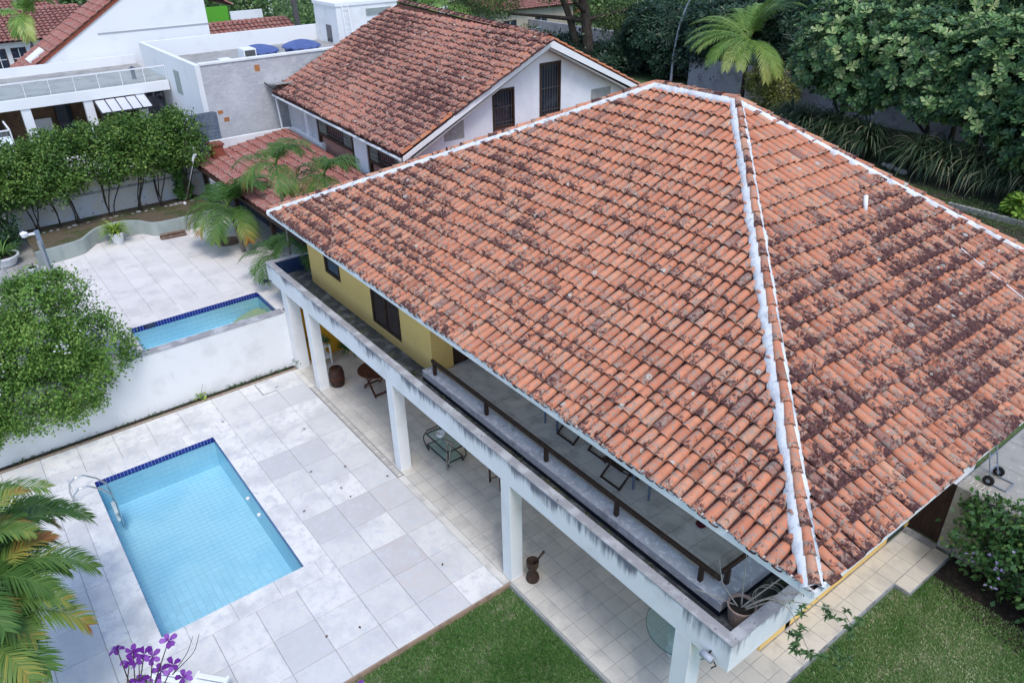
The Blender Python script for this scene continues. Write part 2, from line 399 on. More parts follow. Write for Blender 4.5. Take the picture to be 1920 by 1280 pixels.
def ridge_caps(parent, p0, p1, mat, rng, r=.10, ex=.36, up=(0, 0, 1), h=.05, individual=True, wear_shade=.5):
    """barrel tiles laid from the low end p0 to the high end p1"""
    p0, p1 = np.asarray(p0, float), np.asarray(p1, float); L = np.linalg.norm(p1 - p0); s = nrm(p1 - p0)
    upv = np.asarray(up, float); n = nrm(upv - s*(upv @ s)); e = np.cross(s, n)
    k = max(1, int(L / ex)); ex = L / k; allV = []; allF = []; A = {'rnd': [], 'along': [], 'wear_shade': []}
    for i in range(k):
        T = []
        for rr, hh, v, lf in ((r*1.08, r*.95, 0, .03), (r, r*.9, .04, .022), (r*.84, r*.78, ex+.05, .0)):
            T += [(-math.cos(t)*rr, v, h + lf + math.sin(t)*hh - r*.25) for t in ARC]
        T += [(-math.cos(t)*(r-.012), 0, h + .03 + math.sin(t)*(r*.95-.016) - r*.25) for t in ARC]
        T = np.array(T); F = [(q*7+j, q*7+j+1, (q+1)*7+j+1, (q+1)*7+j) for q in range(2) for j in range(6)] + [(21+j, 21+j+1, j+1, j) for j in range(6)]
        th = rng.normal(0, .02); U = T[:, 0]*math.cos(th) - T[:, 1]*math.sin(th) + rng.normal(0, .006); W = T[:, 1] + i*ex + rng.normal(0, .008)
        P = p0 + U[:, None]*e + W[:, None]*s + T[:, 2:3]*n
        at = {'rnd': np.full(28, np.clip(rng.normal(.55, .2), 0, .95)), 'along': np.clip(T[:, 1]/ex, 0, 1), 'wear_shade': np.full(28, np.clip(rng.normal(wear_shade, .15), 0, 1))}
        if individual:
            c = P.mean(0); obj_np('ridge_tile', mesh_np('ridge_tile', P - c, np.array(F), mat, at, smooth=True), parent, loc=c)
        else:
            allV.append(P); allF.append(np.array(F) + 28*i)
            for q in A: A[q].append(at[q])
    if allV:
        obj_np('ridge_tiles', mesh_np('ridge_tiles', np.concatenate(allV), np.concatenate(allF), mat, {q: np.concatenate(A[q]) for q in A}, smooth=True), parent)

def mortar_strip(parent, p0, p1, d1, n1, d2, n2, rng, w=.17, mat=None, wl=1.15, wr=.95):
    p0, p1 = np.asarray(p0, float), np.asarray(p1, float); L = np.linalg.norm(p1-p0); k = int(L / .05) + 1
    t = np.linspace(0, 1, k)[:, None]; H = p0 + (p1-p0)*t; d1, d2, n1, n2 = map(nrm, (d1, d2, n1, n2)); up = V3(0, 0, 1)
    def wob():
        x = rng.normal(0, 1, k); x = np.convolve(x, np.ones(7)/7, 'same')*1.7 + .35*np.convolve(rng.normal(0, 1, k), np.ones(2)/2, 'same') + .7*np.convolve(rng.normal(0, 1, k), np.ones(25)/25, 'same')*3; return x[:, None]
    w1 = w*wl + .022*wob(); w2 = w*wr + .022*wob()
    rows = [H + d1*w1 + n1*.0, H + d1*(w1-.015) + n1*.088, H + d1*w*.45 + n1*.118, H + up*.12, H + d2*w*.45 + n2*.118, H + d2*(w2-.015) + n2*.088, H + d2*w2 + n2*.0]
    m = len(rows); Vv = np.stack(rows, 1).reshape(-1, 3)
    Vv += rng.normal(0, .005, Vv.shape)
    F = np.array([(i*m+j, i*m+j+1, (i+1)*m+j+1, (i+1)*m+j) for i in range(k-1) for j in range(m-1)])
    obj_np('ridge_mortar', mesh_np('ridge_mortar', Vv, F, mat or mortar_m, smooth=True), parent)

def cells(parent, name, rects, mat, tone, n_ind=300, th=.02, field=None, gap=.004, rng=RNG):
    """paving pieces: rects (x0,y0,x1,y1,ztop); tone(i, rect) -> colour multiplier"""
    for i, (x0, y0, x1, y1, z) in enumerate(rects[:n_ind]):
        zz = z + rng.uniform(-.0012, .0012); x0 += gap; y0 += gap; x1 -= gap; y1 -= gap; b = min(.006, (x1-x0)*.1)
        cx, cy = (x0+x1)/2, (y0+y1)/2
        X = [(x0, y0), (x1, y0), (x1, y1), (x0, y1)]
        Vv = [(x-cx, y-cy, -th) for x, y in X] + [(x-cx, y-cy, -b*.6) for x, y in X] + [((x-cx)*(1-b/abs(x-cx)), (y-cy)*(1-b/abs(y-cy)), 0) for x, y in X]
        F = [(4*r+k, 4*r+(k+1) % 4, 4*r+4+(k+1) % 4, 4*r+4+k) for r in (0, 1) for k in range(4)] + [(8, 9, 10, 11)]
        me = bpy.data.meshes.new(name); me.from_pydata(Vv, [], F); me.materials.append(mat)
        obj_np(name, me, parent, loc=(cx, cy, zz), color=tone(i, rects[i]))
    if len(rects) > n_ind:
        mb = MB()
        for (x0, y0, x1, y1, z) in rects[n_ind:]: mb.box(x0+gap, y0+gap, z-th, x1-gap, y1-gap, z)
        mb.build(field or name + '_field', mat, parent, kind='stuff', color=(1, 1, 1))
# ------------------------------------------------------------------ ground and terraces
grass_ground = M('lawn_soil', (.085, .15, .05), [(1.1, (.13, .18, .08), .45, .62), (3.5, (.28, .26, .18), .54, .68), (14, (.06, .11, .035), .5, .65)], .95, (40, .8))
far_ground = M('far_ground', (.07, .085, .04), [(.05, (.16, .15, .13), .45, .55), (.3, (.04, .06, .02), .5, .62)], .95, (6, .5))
PX0, PX1, PY0, PY1 = -14.33, -8.40, -6.27, -3.29
mb = MB(); h = 0.16; Z0 = -.13
for x0, y0, x1, y1 in ((-700, -700, PX0-h, 700), (PX1+h, -700, 700, 700), (PX0-h, -700, PX1+h, PY0-h), (PX0-h, PY1+h, PX1+h, 700)):
    mb.poly([(x0, y0, Z0), (x1, y0, Z0), (x1, y1, Z0), (x0, y1, Z0)])
mb.build('ground', grass_ground, kind='structure')

ZT = 1.85
mb = MB()     # the higher ground behind the retaining wall, sloping down again far to the right
xs = [(-400, -26.4), (-26.4, -18.42), (-18.42, -16.76)]
for x0, x1 in xs:
    for y0, y1 in ((-300, -3.95), (-3.95, -.15), (-.15, 16)):
        if x0 == -18.42 and y0 == -3.95: continue
        mb.poly([(x0, y0, ZT-.03), (x1, y0, ZT-.03), (x1, y1, ZT-.03), (x0, y1, ZT-.03)])
mb.poly([(-400, 16, ZT-.03), (-16.76, 16, ZT-.03), (-16.76, 24, Z0-.02), (-400, 24, Z0-.02)])
mb.poly([(-16.76, -.15, ZT-.03), (-16.76, 24, ZT-.03), (-16.76, 24, Z0-.02), (-16.76, -.15, Z0-.02)][::-1])
mb.build('upper_ground', concrete, kind='structure')

# pool deck of stone slabs
deck = MB().box(-16.22, -10.2, -.12, PX0-.02, -.02, -.014).box(PX1+.02, -10.2, -.12, -5.27, -.02, -.014)
deck.box(PX0-.02, -10.2, -.12, PX1+.02, PY0-.02, -.014).box(PX0-.02, PY1+.02, -.12, PX1+.02, -.02, -.014)
deck = deck.build('pool_deck', grout, kind='structure')
CX0, CX1, CY0, CY1 = PX0-.55, -7.86, PY0-.5, -2.74
xl = [-5.27, -6.0] + [-6.0-.93*k for k in range(1, 11)] + [-16.21]
yl = [-.20, -1.02, -1.89, -2.74, -3.70, -4.57, -5.45, -6.33, -7.2, -8.1, -9.0, -10.1]
rects = []
for i in range(len(xl)-1):
    for j in range(len(yl)-1):
        x1, x0, y1, y0 = xl[i], xl[i+1], yl[j], yl[j+1]
        if x0 >= CX1-1e-6 or x1 <= CX0 or y0 >= CY1-1e-6 or y1 <= CY0: rects.append((x0, y0, x1, y1, 0)); continue
        if x0 < CX0: rects.append((x0, y0, min(CX0, x1), y1, 0)); x0 = CX0
        if x0 >= x1: continue
        if y1 > CY1: rects.append((x0, CY1, x1, y1, 0))
        if y0 < CY0 < y1: rects.append((x0, y0, x1, CY0, 0))
rects = [r for r in rects if r[2]-r[0] > .05 and r[3]-r[1] > .05]
greys = {(-7.4, -1.5): (.66, .61, .64), (-6.45, -1.5): (.74, .70, .72), (-5.6, -1.5): (.80, .79, .82), (-12.1, -2.3): (.66, .67, .71), (-12.05, -1.4): (.68, .69, .73),
         (-9.3, -2.3): (.66, .66, .69), (-9.25, -1.45): (.64, .62, .66), (-9.3, -.6): (.70, .68, .69), (-8.4, -.6): (.76, .74, .76), (-6.45, -4.1): (.70, .71, .75),
         (-14.9, -1.4): (.78, .79, .82), (-14.9, -.6): (.74, .75, .79), (-11.1, -1.4): (.80, .81, .84), (-7.4, -2.3): (.80, .80, .83), (-6.45, -5.9): (.78, .79, .82), (-10.2, -.6): (.84, .84, .86), (-5.6, -4.1): (.82, .83, .86), (-8.9, -7.6): (.80, .81, .84), (-10.8, -8.6): (.78, .79, .82)}
def slab_tone(i, r):
    for (x, y), c in greys.items():
        if r[0] < x < r[2] and r[1] < y < r[3]: return tuple(.75*q + .25 for q in c)
    k = RNG.uniform(.88, 1.05); return (k, k, k*1.005)
cells(deck, 'stone_slab', rects, stone_slab, slab_tone, gap=.005)
cop = [(CX0, y, PX0, min(y+.93, CY1), .004) for y in np.arange(CY0, CY1-.1, .93)] + [(PX1, y, CX1, min(y+.93, CY1), .004) for y in np.arange(CY0, CY1-.1, .93)]
cop += [(x, CY0, min(x+.93, PX1), PY0, .004) for x in np.arange(PX0, PX1-.1, .93)] + [(x, PY1, min(x+.93, PX1), CY1, .004) for x in np.arange(PX0, PX1-.1, .93)]
cells(deck, 'coping_slab', cop, stone_slab, lambda i, r: (lambda k: (k, k, k))(RNG.uniform(.98, 1.08)), th=.05, gap=.0025)
MB().box(-16.2, -10.2, -.13, -5.25, -10.2+.03, -.03).box(-5.27, -10.2, -.14, -5.235, -.02, -.004).build('deck_edge', M('edge_board', (.36, .25, .18), [(6, (.26, .18, .13), .45, .65)], .8), deck)
hatch = MB().box(-16.10, -1.42, -.004, -15.45, -.86, .004).build('access_hatch', stone_slab, label='square pale access hatch flush in the deck by the long white wall', cat='hatch', color=(1, 1, 1))
MB().box(-16.12, -1.44, -.003, -15.43, -.84, .001).build('hatch_frame', metal_dk, hatch)
MB().box(-15.62, -1.0, .004, -15.59, -.90, .006).build('handle', metal_dk, hatch)

thr = [(x, -.2, min(x+1.1, -5.27), -.022, .0) for x in np.arange(-9.69, -5.4, 1.1)] + [(-16.2, -.2, -14.96, -.022, 0)]
cells(deck, 'threshold_slab', thr, beige_tile, lambda i, r: (1.12, 1.14, 1.16), gap=.004)
# slotted drain between deck and veranda
dg = thing('drain_grate', 'long pale slotted drain grate between pool deck and veranda', 'drain', (-12.3, -.11, 0))
MB().box(-14.95, -.195, -.010, -9.70, -.165, .004).box(-14.95, -.055, -.010, -9.70, -.02, .004).build('frame', concrete, dg)
mb = MB()
for k in range(105):
    x = -14.95 + k*.05
    mb.box(x, -.165, -.01, x + (.05 if k % 8 == 7 else .024), -.055, .002)
mb.build('grate_bars', beige_tile, dg, color=(1.1, 1.1, 1.1))

# veranda floor and side path
vf = MB().box(-16.55, -.02, -.13, -.25, 3.6, -.012).box(-.97, 3.6, -.13, -.25, 8.03, -.012).box(-.25, 6.22, -.13, .08, 7.87, -.0125).build('veranda_floor', grout, kind='structure')
gx = [-16.54] + [-4.83 + .395*k for k in range(-29, 12) if -16.5 < -4.83+.395*k < -.35] + [-.25]
gy = [-.02, .31, .70, 1.09, 1.48, 1.87, 2.26, 2.65]
rects = [(gx[i], gy[j], gx[i+1], gy[j+1], 0) for j in range(7) for i in range(len(gx)-1)]
rects += [(a, b, c_, b+.395, 0) for b in np.arange(2.65, 7.6, .395) for a, c_ in ((-.95, -.665), (-.665, -.27))]
rects += [(-.26, b, .07, b+.41, 0) for b in (6.23, 6.64, 7.05, 7.46)]
def beige_tone(i, r):
    k = RNG.uniform(.93, 1.06); return (k, k*.995, k*.98)
rects.sort(key=lambda r: (r[1] > 1.5 and r[0] < -1.2, r[1]))
cells(vf, 'floor_tile', rects, beige_tile, beige_tone, gap=.0035, field='floor_tile_field', th=.008)
MB().box(-16.5, 2.66, -.012, -.97, 3.55, -.002).build('inner_floor', beige_tile, vf, color=(1, 1, 1))
MB().box(-5.25, -.075, -.14, -.25, -.022, -.01).build('edge_kerb', concrete, vf)

# ------------------------------------------------------------------ the two pools
def pool(name, label, x0, x1, y0, y1, top, depth, tile, n_ind, band_side, tones):
    t = thing(name, label, 'pool', ((x0+x1)/2, (y0+y1)/2, top-depth))
    zb = top - depth; w = .12
    MB().box(x0-w, y0-w, zb-.1, x1+w, y1+w, zb-.008).box(x0-w, y0-w, zb-.008, x0-.006, y1+w, top-.02).box(x1+.006, y0-w, zb-.008, x1+w, y1+w, top-.02)\
        .box(x0-.006, y0-w, zb-.008, x1+.006, y0-.006, top-.02).box(x0-.006, y1+.006, zb-.008, x1+.006, y1+w, top-.02).build('shell', pool_grout, t)
    nx, ny = round((x1-x0)/tile), round((y1-y0)/tile); ax, ay = (x1-x0)/nx, (y1-y0)/ny
    R = [(x0+i*ax, y0+j*ay, x0+(i+1)*ax, y0+(j+1)*ay, zb) for i in range(nx) for j in range(ny)]
    R.sort(key=lambda r: -r[0])
    cells(t, 'floor_tile', R, pool_tile, tones, n_ind, .006, 'floor_tile_field', gap=.0045)
    mb = MB(); band = MB(); nz = max(1, round((depth-.17)/tile)); hz = (depth-.17)/nz; g = .0045
    for k in range(nz):
        a, b = zb+k*hz+g, zb+(k+1)*hz-g
        for j in range(ny): mb.box(x0-.006, y0+j*ay+g, a, x0, y0+(j+1)*ay-g, b); mb.box(x1, y0+j*ay+g, a, x1+.006, y0+(j+1)*ay-g, b)
        for i in range(nx): mb.box(x0+i*ax+g, y0-.006, a, x0+(i+1)*ax-g, y0, b); mb.box(x0+i*ax+g, y1, a, x0+(i+1)*ax-g, y1+.006, b)
    mb.build('wall_tile_field', pool_tile, t, kind='stuff', color=(1, 1, 1))
    bt = .085; nb = round((y1-y0)/bt); bb = (y1-y0)/nb
    for r in range(2):
        a, b = top-.172+r*bt+.005, top-.172+(r+1)*bt-.003
        for j in range(nb): MB().box(x0-.006, y0+j*bb+.004, a, x0+.002, y0+(j+1)*bb-.004, b).build('band_tile', band_tile, t)
        nn = round((x1-x0)/bt); bx = (x1-x0)/nn
        for i in range(nn):
            band.box(x0+i*bx+.004, y1-.002, a, x0+(i+1)*bx-.004, y1+.006, b); band.box(x0+i*bx+.004, y0-.006, a, x0+(i+1)*bx-.004, y0+.002, b)
        for j in range(nb): band.box(x1-.002, y0+j*bb+.004, a, x1+.006, y0+(j+1)*bb-.004, b)
    band.build('band_tile_field', band_tile, t, kind='stuff')
    return t
def pt1(i, r):
    k = RNG.uniform(.95, 1.05); return (k, k, k)
main_pool = pool('swimming_pool', 'large rectangular blue tiled swimming pool in the pale stone deck', PX0, PX1, PY0, PY1, 0.0, .95, .148, 300, 'x', pt1)
MB().poly([(PX0-.005, PY0-.005, -.13), (PX1+.005, PY0-.005, -.13), (PX1+.005, PY1+.005, -.13), (PX0-.005, PY1+.005, -.13)]).build('water_surface', water_m, main_pool)
for x in (-11.43, -10.70):
    MB().lathe([(.03, 0), (.045, .02), (.05, .05), (.035, .075), (.001, .08)], (x, -3.42, -.14), 10).build('return_nozzle', whitec, main_pool, smooth=True)

ld = thing('pool_ladder', 'bent steel grab rail ladder at the far left pool corner', 'ladder', (-13.4, -6.6, 0))
for x in (-13.65, -13.15):
    pts = [(x, -6.82, 0), (x, -6.83, .45), (x, -6.78, .66), (x, -6.64, .77), (x, -6.45, .76), (x, -6.22, .55), (x, -6.06, .30), (x, -6.02, 0), (x, -6.04, -.75)]
    P = np.array(pts); tt = np.linspace(0, len(P)-1, 33); Q = np.stack([np.interp(tt, np.arange(len(P)), P[:, k]) for k in range(3)], 1)
    MB().tube(Q, .022, 8).build('rail', steel, ld, smooth=True)
    MB().lathe([(.05, 0), (.05, .015), (.03, .02)], (x, -6.82, .004), 10).build('flange', steel, ld)
for z in (-.3, -.55): MB().box(-13.65, -6.12, z, -13.15, -6.02, z+.025).build('step', whitec, ld)

# upper terrace
terr = MB().box(-26.4, -5.25, ZT-.2, -18.42, 3.0, ZT-.014).box(-18.42, -5.25, ZT-.2, -16.76, -3.97, ZT-.014).box(-18.42, -.13, ZT-.2, -16.76, 3.0, ZT-.014).build('upper_terrace', grout, kind='structure')
rects = [(x, y, x+.70, y+.70, ZT) for x in np.arange(-26.16, -19.1, .70) for y in np.arange(-5.23, 2.6, .70)]
rects += [(-18.46, y, -18.40+.0, y+.7, ZT) for y in []] + [(-18.42, -5.23, -17.6, -3.98, ZT), (-17.6, -5.23, -16.77, -3.98, ZT), (-18.42, -.12, -16.78, .5, ZT), (-18.42, .5, -16.78, 1.2, ZT)]
rects += [(-19.16, y, -18.40, y+.95, ZT) for y in np.arange(-5.2, 2.5, .95)]
def cream_tone(i, r):
    k = RNG.uniform(.94, 1.05); return (k, k*.99, k*.985)
cells(terr, 'terrace_tile', rects, pale_tile, cream_tone, gap=.004, th=.012)
p2 = pool('plunge_pool', 'narrow blue plunge pool on the upper terrace beside the white wall', -18.40, -16.77, -3.95, -.15, ZT, .75, .15, 250, 'x', lambda i, r: (1.0, .97, .93))
MB().poly([(-18.405, -3.955, ZT-.155), (-16.765, -3.955, ZT-.155), (-16.765, -.145, ZT-.155), (-18.405, -.145, ZT-.155)]).build('water_surface', water_m, p2)
step_m = M('step_tile', (.42, .46, .24), [(3, (.33, .40, .26), .45, .65)], .4, None)
for k, r in enumerate((1.45, 1.05, .65)):
    a = np.linspace(math.pi, 1.5*math.pi, 13); cx, cy = -16.785, -.165
    poly = [(cx, cy)] + [(cx + r*1.08*math.cos(t), cy + r*math.sin(t)) for t in a]
    MB().prism(poly, 'z', ZT-.75, ZT-.52+.11*k).build('entry_step', step_m, p2)
MB().box(-18.41, -3.6, ZT-.13, -18.392, -3.25, ZT-.03).build('skimmer_mouth', darkglass, p2)

rw = MB().box(-16.755, -14, -.14, -16.48, .02, ZT-.002).build('retaining_wall', white, label='long white rendered retaining wall beside the pool deck', cat='wall')
MB().box(-16.77, -4.15, ZT, -16.465, -.03, ZT+.03).build('coping', coping_m, rw)
strip = MB().box(-16.478, -10.1, -.02, -16.30, -.05, .0).build('planting_strip', soil, kind='structure')
MB().box(-16.30, -10.1, -.02, -16.225, -.05, .012).build('brown_kerb', M('kerb_brown', (.38, .29, .22), [(8, (.28, .21, .17), .45, .65)], .85), strip)

# planter wall with a curved recess, bed and stained boundary wall
pl = [(-25.15, -5.25), (-25.25, -4.4), (-25.4, -3.75), (-25.85, -3.45), (-26.3, -3.1), (-26.5, -2.5), (-26.4, -1.95), (-26.0, -1.55), (-25.55, -1.35), (-25.35, -1.0), (-25.35, .2), (-25.5, 1.2)]
P = np.array(pl); tt = np.linspace(0, len(P)-1, 60); Q = np.stack([np.interp(tt, np.arange(len(P)), P[:, k]) for k in range(2)], 1)
for _ in range(3): Q[1:-1] = (Q[:-2] + Q[1:-1]*2 + Q[2:]) / 4
mb = MB(); k = len(Q); out = np.concatenate([np.c_[Q, np.full(k, z)] for z in (ZT-.1, 2.36)] + [np.c_[Q - [.16, 0], np.full(k, z)] for z in (2.36, ZT)])
mb.add(out, [(r*k+i, r*k+i+1, (r+1)*k+i+1, (r+1)*k+i) for r in range(3) for i in range(k-1)])
mb.build('planter_wall', grey_paint, smooth=False, label='low grey green planter wall with a curved recess along the terrace', cat='wall')
bedm = M('bed_earth', (.13, .10, .065), [(1.5, (.07, .085, .03), .5, .62), (12, (.19, .16, .12), .55, .7)], .95, (25, .8))
mb = MB(); b2 = np.concatenate([np.c_[Q - [.15, 0], np.full(k, 2.31)], np.c_[np.full(k, -28.62), Q[:, 1], np.full(k, 2.12)]])
mb.add(b2, [(i, i+1, k+i+1, k+i) for i in range(k-1)]); mb.build('planting_bed', bedm, kind='structure')
bw = MB().box(-28.95, -5.6, ZT-.1, -28.6, 1.9, 3.55).build('boundary_wall', stained, label='stained peeling boundary wall behind the row of hedge trees', cat='wall')
MB().box(-28.99, -5.62, 3.55, -28.57, 1.92, 3.62).build('coping', coping_m, bw)
MB().box(-28.6, -5.6, 2.98, -28.55, 1.9, 3.06).build('ledge', coping_m, bw)
for i, (x, y) in enumerate([(-27.7+.05*math.sin(3*i), -4.9+.23*i+.06*math.sin(7*i)) for i in range(26)]):
    if i % 5 == 4: continue
    MB().ball((x, y, 2.16), RNG.uniform(.06, .11), 7, (1.1, 1.2, .75)).build('bed_stone', concrete, None, smooth=True, label='pale rounded stone in the border at the foot of the hedge trees', cat='stone', group='stones edging the hedge bed')
# ------------------------------------------------------------------ main house
H = thing('main_house', 'yellow two storey house with a big weathered clay hip roof and white veranda beam', 'house', (-8, 4, 0))
for x, w in ((-16.47, .36), (-14.89, .30), (-10.15, .30), (-5.55, .30), (-1.0, .32)):
    MB().box(x, 0, -.01, x+w, w, 2.6).build('column', white, H, bevel=.008)
MB().box(-17.37, 0, 2.602, 0, .16, 3.17).build('front_beam', m_beam, H, bevel=.006)
MB().box(-17.37, .16, 2.602, -17.21, 6.0, 3.17).build('side_beam', m_beam, H)
MB().box(-.16, .16, 2.602, 0, 7.6, 3.17).build('side_beam', m_beam, H)
MB().box(-17.385, -.012, 3.172, .012, .172, 3.20).box(-17.385, .172, 3.172, -17.20, 6.0, 3.20).box(-.172, .172, 3.172, .012, 7.6, 3.20).build('parapet_coping', coping_m, H)
MB().box(-17.21, .16, 2.604, -.16, 3.6, 2.70).build('balcony_slab', whitec, H)
MB().box(-17.205, .165, 2.70, -.165, .66, 2.722).box(-17.205, .66, 2.70, -16.18, 6.0, 2.722).box(-16.18, .66, 2.70, -9.42, .916, 2.722).box(-.70, .66, 2.70, -.165, 3.6, 2.722).build('gutter_floor', bitumen, H)
MB().box(-17.208, .162, 2.70, -17.19, 6.0, 3.168).box(-17.19, .162, 2.70, -.162, .172, 3.168).build('gutter_lining', bluepaint, H)
# balcony kerb, floor tiles, railing
MB().box(-9.42, .62, 2.70, -.68, .92, 2.99).box(-1.06, .92, 2.70, -.68, 3.6, 2.99).build('balcony_kerb', M('weathered_white', (.56, .56, .58), [(2.5, (.40, .40, .42), .5, .68), (9, (.75, .75, .76), .5, .65)], .85, (20, .2)), H)
MB().box(-9.42, .612, 2.72, -.672, .619, 2.82).box(-.679, .62, 2.72, -.672, 3.6, 2.82).build('kerb_skirting', navy, H)
bf = MB().box(-9.42, .92, 2.70, -1.06, 3.6, 2.738).build('balcony_floor', grout, H)
rects = [(x, y, min(x+.47, -1.07), y+.45, 2.75) for x in np.arange(-9.42, -1.2, .47) for y in (.93, 1.38, 1.83, 2.28, 2.73)]
cells(bf, 'balcony_tile', rects, beige_tile, lambda i, r: (lambda k: (k*1.18, k*1.19, k*1.2))(RNG.uniform(.93, 1.05)), gap=.004, th=.01)
rl = MB().bar((-9.15, .74, 3.33), (-.83, .74, 3.33), .055, .09).bar((-.90, .86, 3.34), (-.90, 3.4, 3.34), .055, .09).build('balcony_rail', wood, H, bevel=.01)
for x in (-9.05, -7.01, -5.03, -3.09, -1.19): MB().obox((x, .74, 3.14), (.075, .075, .30)).build('rail_post', wood, H, bevel=.008)
for y in (1.02, 2.9): MB().obox((-.90, y, 3.14), (.075, .075, .30)).build('rail_post', wood, H, bevel=.008)
# upper walls with openings
def wall_x(mb, x0, x1, y0, y1, z0, z1, holes):
    """wall along x with openings (xa, xb, za, zb)"""
    xs = sorted({x0, x1, *[h[0] for h in holes], *[h[1] for h in holes]})
    for a, b in zip(xs[:-1], xs[1:]):
        zz = z0
        for hx in sorted([h for h in holes if h[0] <= a+1e-6 and h[1] >= b-1e-6], key=lambda h: h[2]):
            if hx[2] > zz: mb.box(a, y0, zz, b, y1, hx[2])
            zz = hx[3]
        if zz < z1: mb.box(a, y0, zz, b, y1, z1)
    return mb
W1, W2 = (-15.05, -14.10, 3.45, 4.45), (-12.31, -10.86, 3.0, 4.45)
wall_x(MB(), -16.18, -9.44, .914, 1.08, 2.70, 4.95, [W1, W2]).box(-16.18, 1.08, 2.70, -16.02, 6.0, 4.95).box(-9.60, 1.08, 2.70, -9.44, 1.50, 4.95)\
    .box(-9.60, 2.6, 2.70, -9.44, 3.6, 4.95).box(-9.60, 1.50, 4.62, -9.44, 2.6, 4.95).build('upper_wall', yellow, H)
MB().box(-9.44, 3.45, 2.70, -1.2, 3.6, 4.95).box(-1.2, 2.6, 2.70, -1.06, 3.6, 4.95).box(-1.2, 3.6, 2.70, -1.04, 11.2, 4.95).box(-16.02, 11.05, 0, -1.04, 11.2, 4.95).build('inner_wall', yellow, H)
dr = MB().box(-9.56, 1.51, 2.74, -9.50, 2.59, 4.61).build('balcony_door', wood, H)
MB().lathe([(.02, 0), (.025, .03), (.001, .04)], (-9.48, 2.45, 3.6), 8).build('handle', steel, dr)
def window(xa, xb, za, zb, y, shutter):
    f = .075; w = MB().box(xa, y-.02, za, xb, y+.06, za+f).box(xa, y-.02, zb-f, xb, y+.06, zb).box(xa, y-.02, za+f, xa+f, y+.06, zb-f).box(xb-f, y-.02, za+f, xb, y+.06, zb-f).build('window', wood, H)
    if shutter:
        mid = (xa+xb)/2; MB().box(mid-.03, y-.018, za+f, mid+.03, y+.05, zb-f).build('mullion', wood, w)
        for a, b in ((xa+f, mid-.03), (mid+.03, xb-f)):
            mb = MB().box(a, y+.03, za+f, b, y+.04, zb-f)
            for z in np.arange(za+f+.03, zb-f, .055): mb.obox(((a+b)/2, y+.02, z), (b-a-.01, .045, .012), (1, 0, 0), (0, -.6, .8))
            mb.build('louvre_leaf', wood, w)
    else:
        MB().box(xa+f, y+.05, za+f, xb-f, y+.058, zb-f).build('pane', skyglass, w)
        MB().box(xa+f, y+.03, za+f+.33, xb-f, y+.06, za+f+.37).build('glazing_bar', wood, w)
window(*W1, .92, False); window(*W2, .92, True)
# ground floor walls
MB().box(-16.55, .37, 0, -16.40, 3.6, 2.6).build('end_wall', ochre, H)
MB().box(-16.40, 3.45, 0, -.97, 3.6, 2.6).build('front_wall', yellow, H)
MB().box(-1.12, 2.65, 0, -.97, 7.15, 2.6).box(-1.12, 7.95, 0, -.97, 11.2, 2.6).box(-1.12, 7.15, 2.1, -.97, 7.95, 2.6).build('side_wall', yellow, H)
MB().box(-1.125, 8.3, 0, -.955, 11.2, .22).build('white_skirting', whitec, H)
MB().box(-1.09, 7.16, .0, -1.0, 7.94, 2.09).build('side_door', M('blue_grey_door', (.05, .06, .09), [(8, (.08, .09, .12), .5, .7)], .5), H)
MB().box(-1.2, 2.65, 2.604, -.16, 7.6, 2.70).build('side_slab', whitec, H)

# roof: body, fascia, tiles, ridges
ZE, ZR = 4.85, 8.45
FL, FR, BR, BL = V3(-16.92, .245, ZE), V3(.81, .245, ZE), V3(.81, 11.8, ZE), V3(-16.92, 11.8, ZE)
R0, R1 = V3(-9.36, 7.82, ZR), V3(-6.89, 7.82, ZR)
dz = V3(0, 0, .03); mb = MB()
mb.add([FL-dz, FR-dz, BR-dz, BL-dz, R0-dz, R1-dz, FL-V3(0,0,.12), FR-V3(0,0,.12), BR-V3(0,0,.12), BL-V3(0,0,.12)],
       [(0, 1, 5, 4), (1, 2, 5), (2, 3, 4, 5), (3, 0, 4), (6, 9, 8, 7), (0, 6, 7, 1), (1, 7, 8, 2), (2, 8, 9, 3), (3, 9, 6, 0)])
roof = mb.build('roof', roof_base, H)
MB().box(-16.95, .205, 4.725, .81, .236, 4.872).box(-16.955, .236, 4.70, -16.925, 11.7, 4.86).box(-16.9, 11.70, 4.70, .74, 11.74, 4.845).build('fascia', whitec, H)
MB().box(.815, .205, 4.76, .85, 11.74, 4.872).build('side_fascia', whitec, H)
MB().box(-16.9, .31, 4.715, .75, 11.69, 4.725).build('soffit', whitec, H)
rng = np.random.default_rng(11); tiles = []
def sm(x, a, b): t = np.clip((x-a)/(b-a), 0, 1); return t*t*(3-2*t)
def wear_front(c):      # lichen is thickest towards the far left and low down, thinnest up by the ridge
    return .57 + .22*sm(-c[0], 5, 15) - .16*sm(c[1], 4.2, 7.5) + .06*math.sin(c[0]*1.3+c[1]*2.1)
def wear_side(c):
    return .36 + .62*sm(-c[0], 6.0, 1.6)*1 + .14*math.sin(c[1]*1.1) - .22*sm(c[0], -1.0, .8)
def wear_side(c):
    return .41 + .40*sm(c[0], -5.2, -2.6) - .12*sm(c[0], -.6, .8) + .09*math.sin(c[1]*1.3 + c[0])
sf = nrm(R0 - V3(R0[0], FL[1], ZE)); Lf = np.linalg.norm(R0 - V3(R0[0], FL[1], ZE)); A = FR[0]-FL[0]
a0, a1 = R0[0]-FL[0], FR[0]-R1[0]
EX = [.36, .36, .36, .20] + [.362]*40
t1, TF = slope_tiles(FL, (1, 0, 0), sf, A, lambda a: Lf*min(1, a/a0, (A-a)/a1)-.15, .206, EX, wear_front, rng)
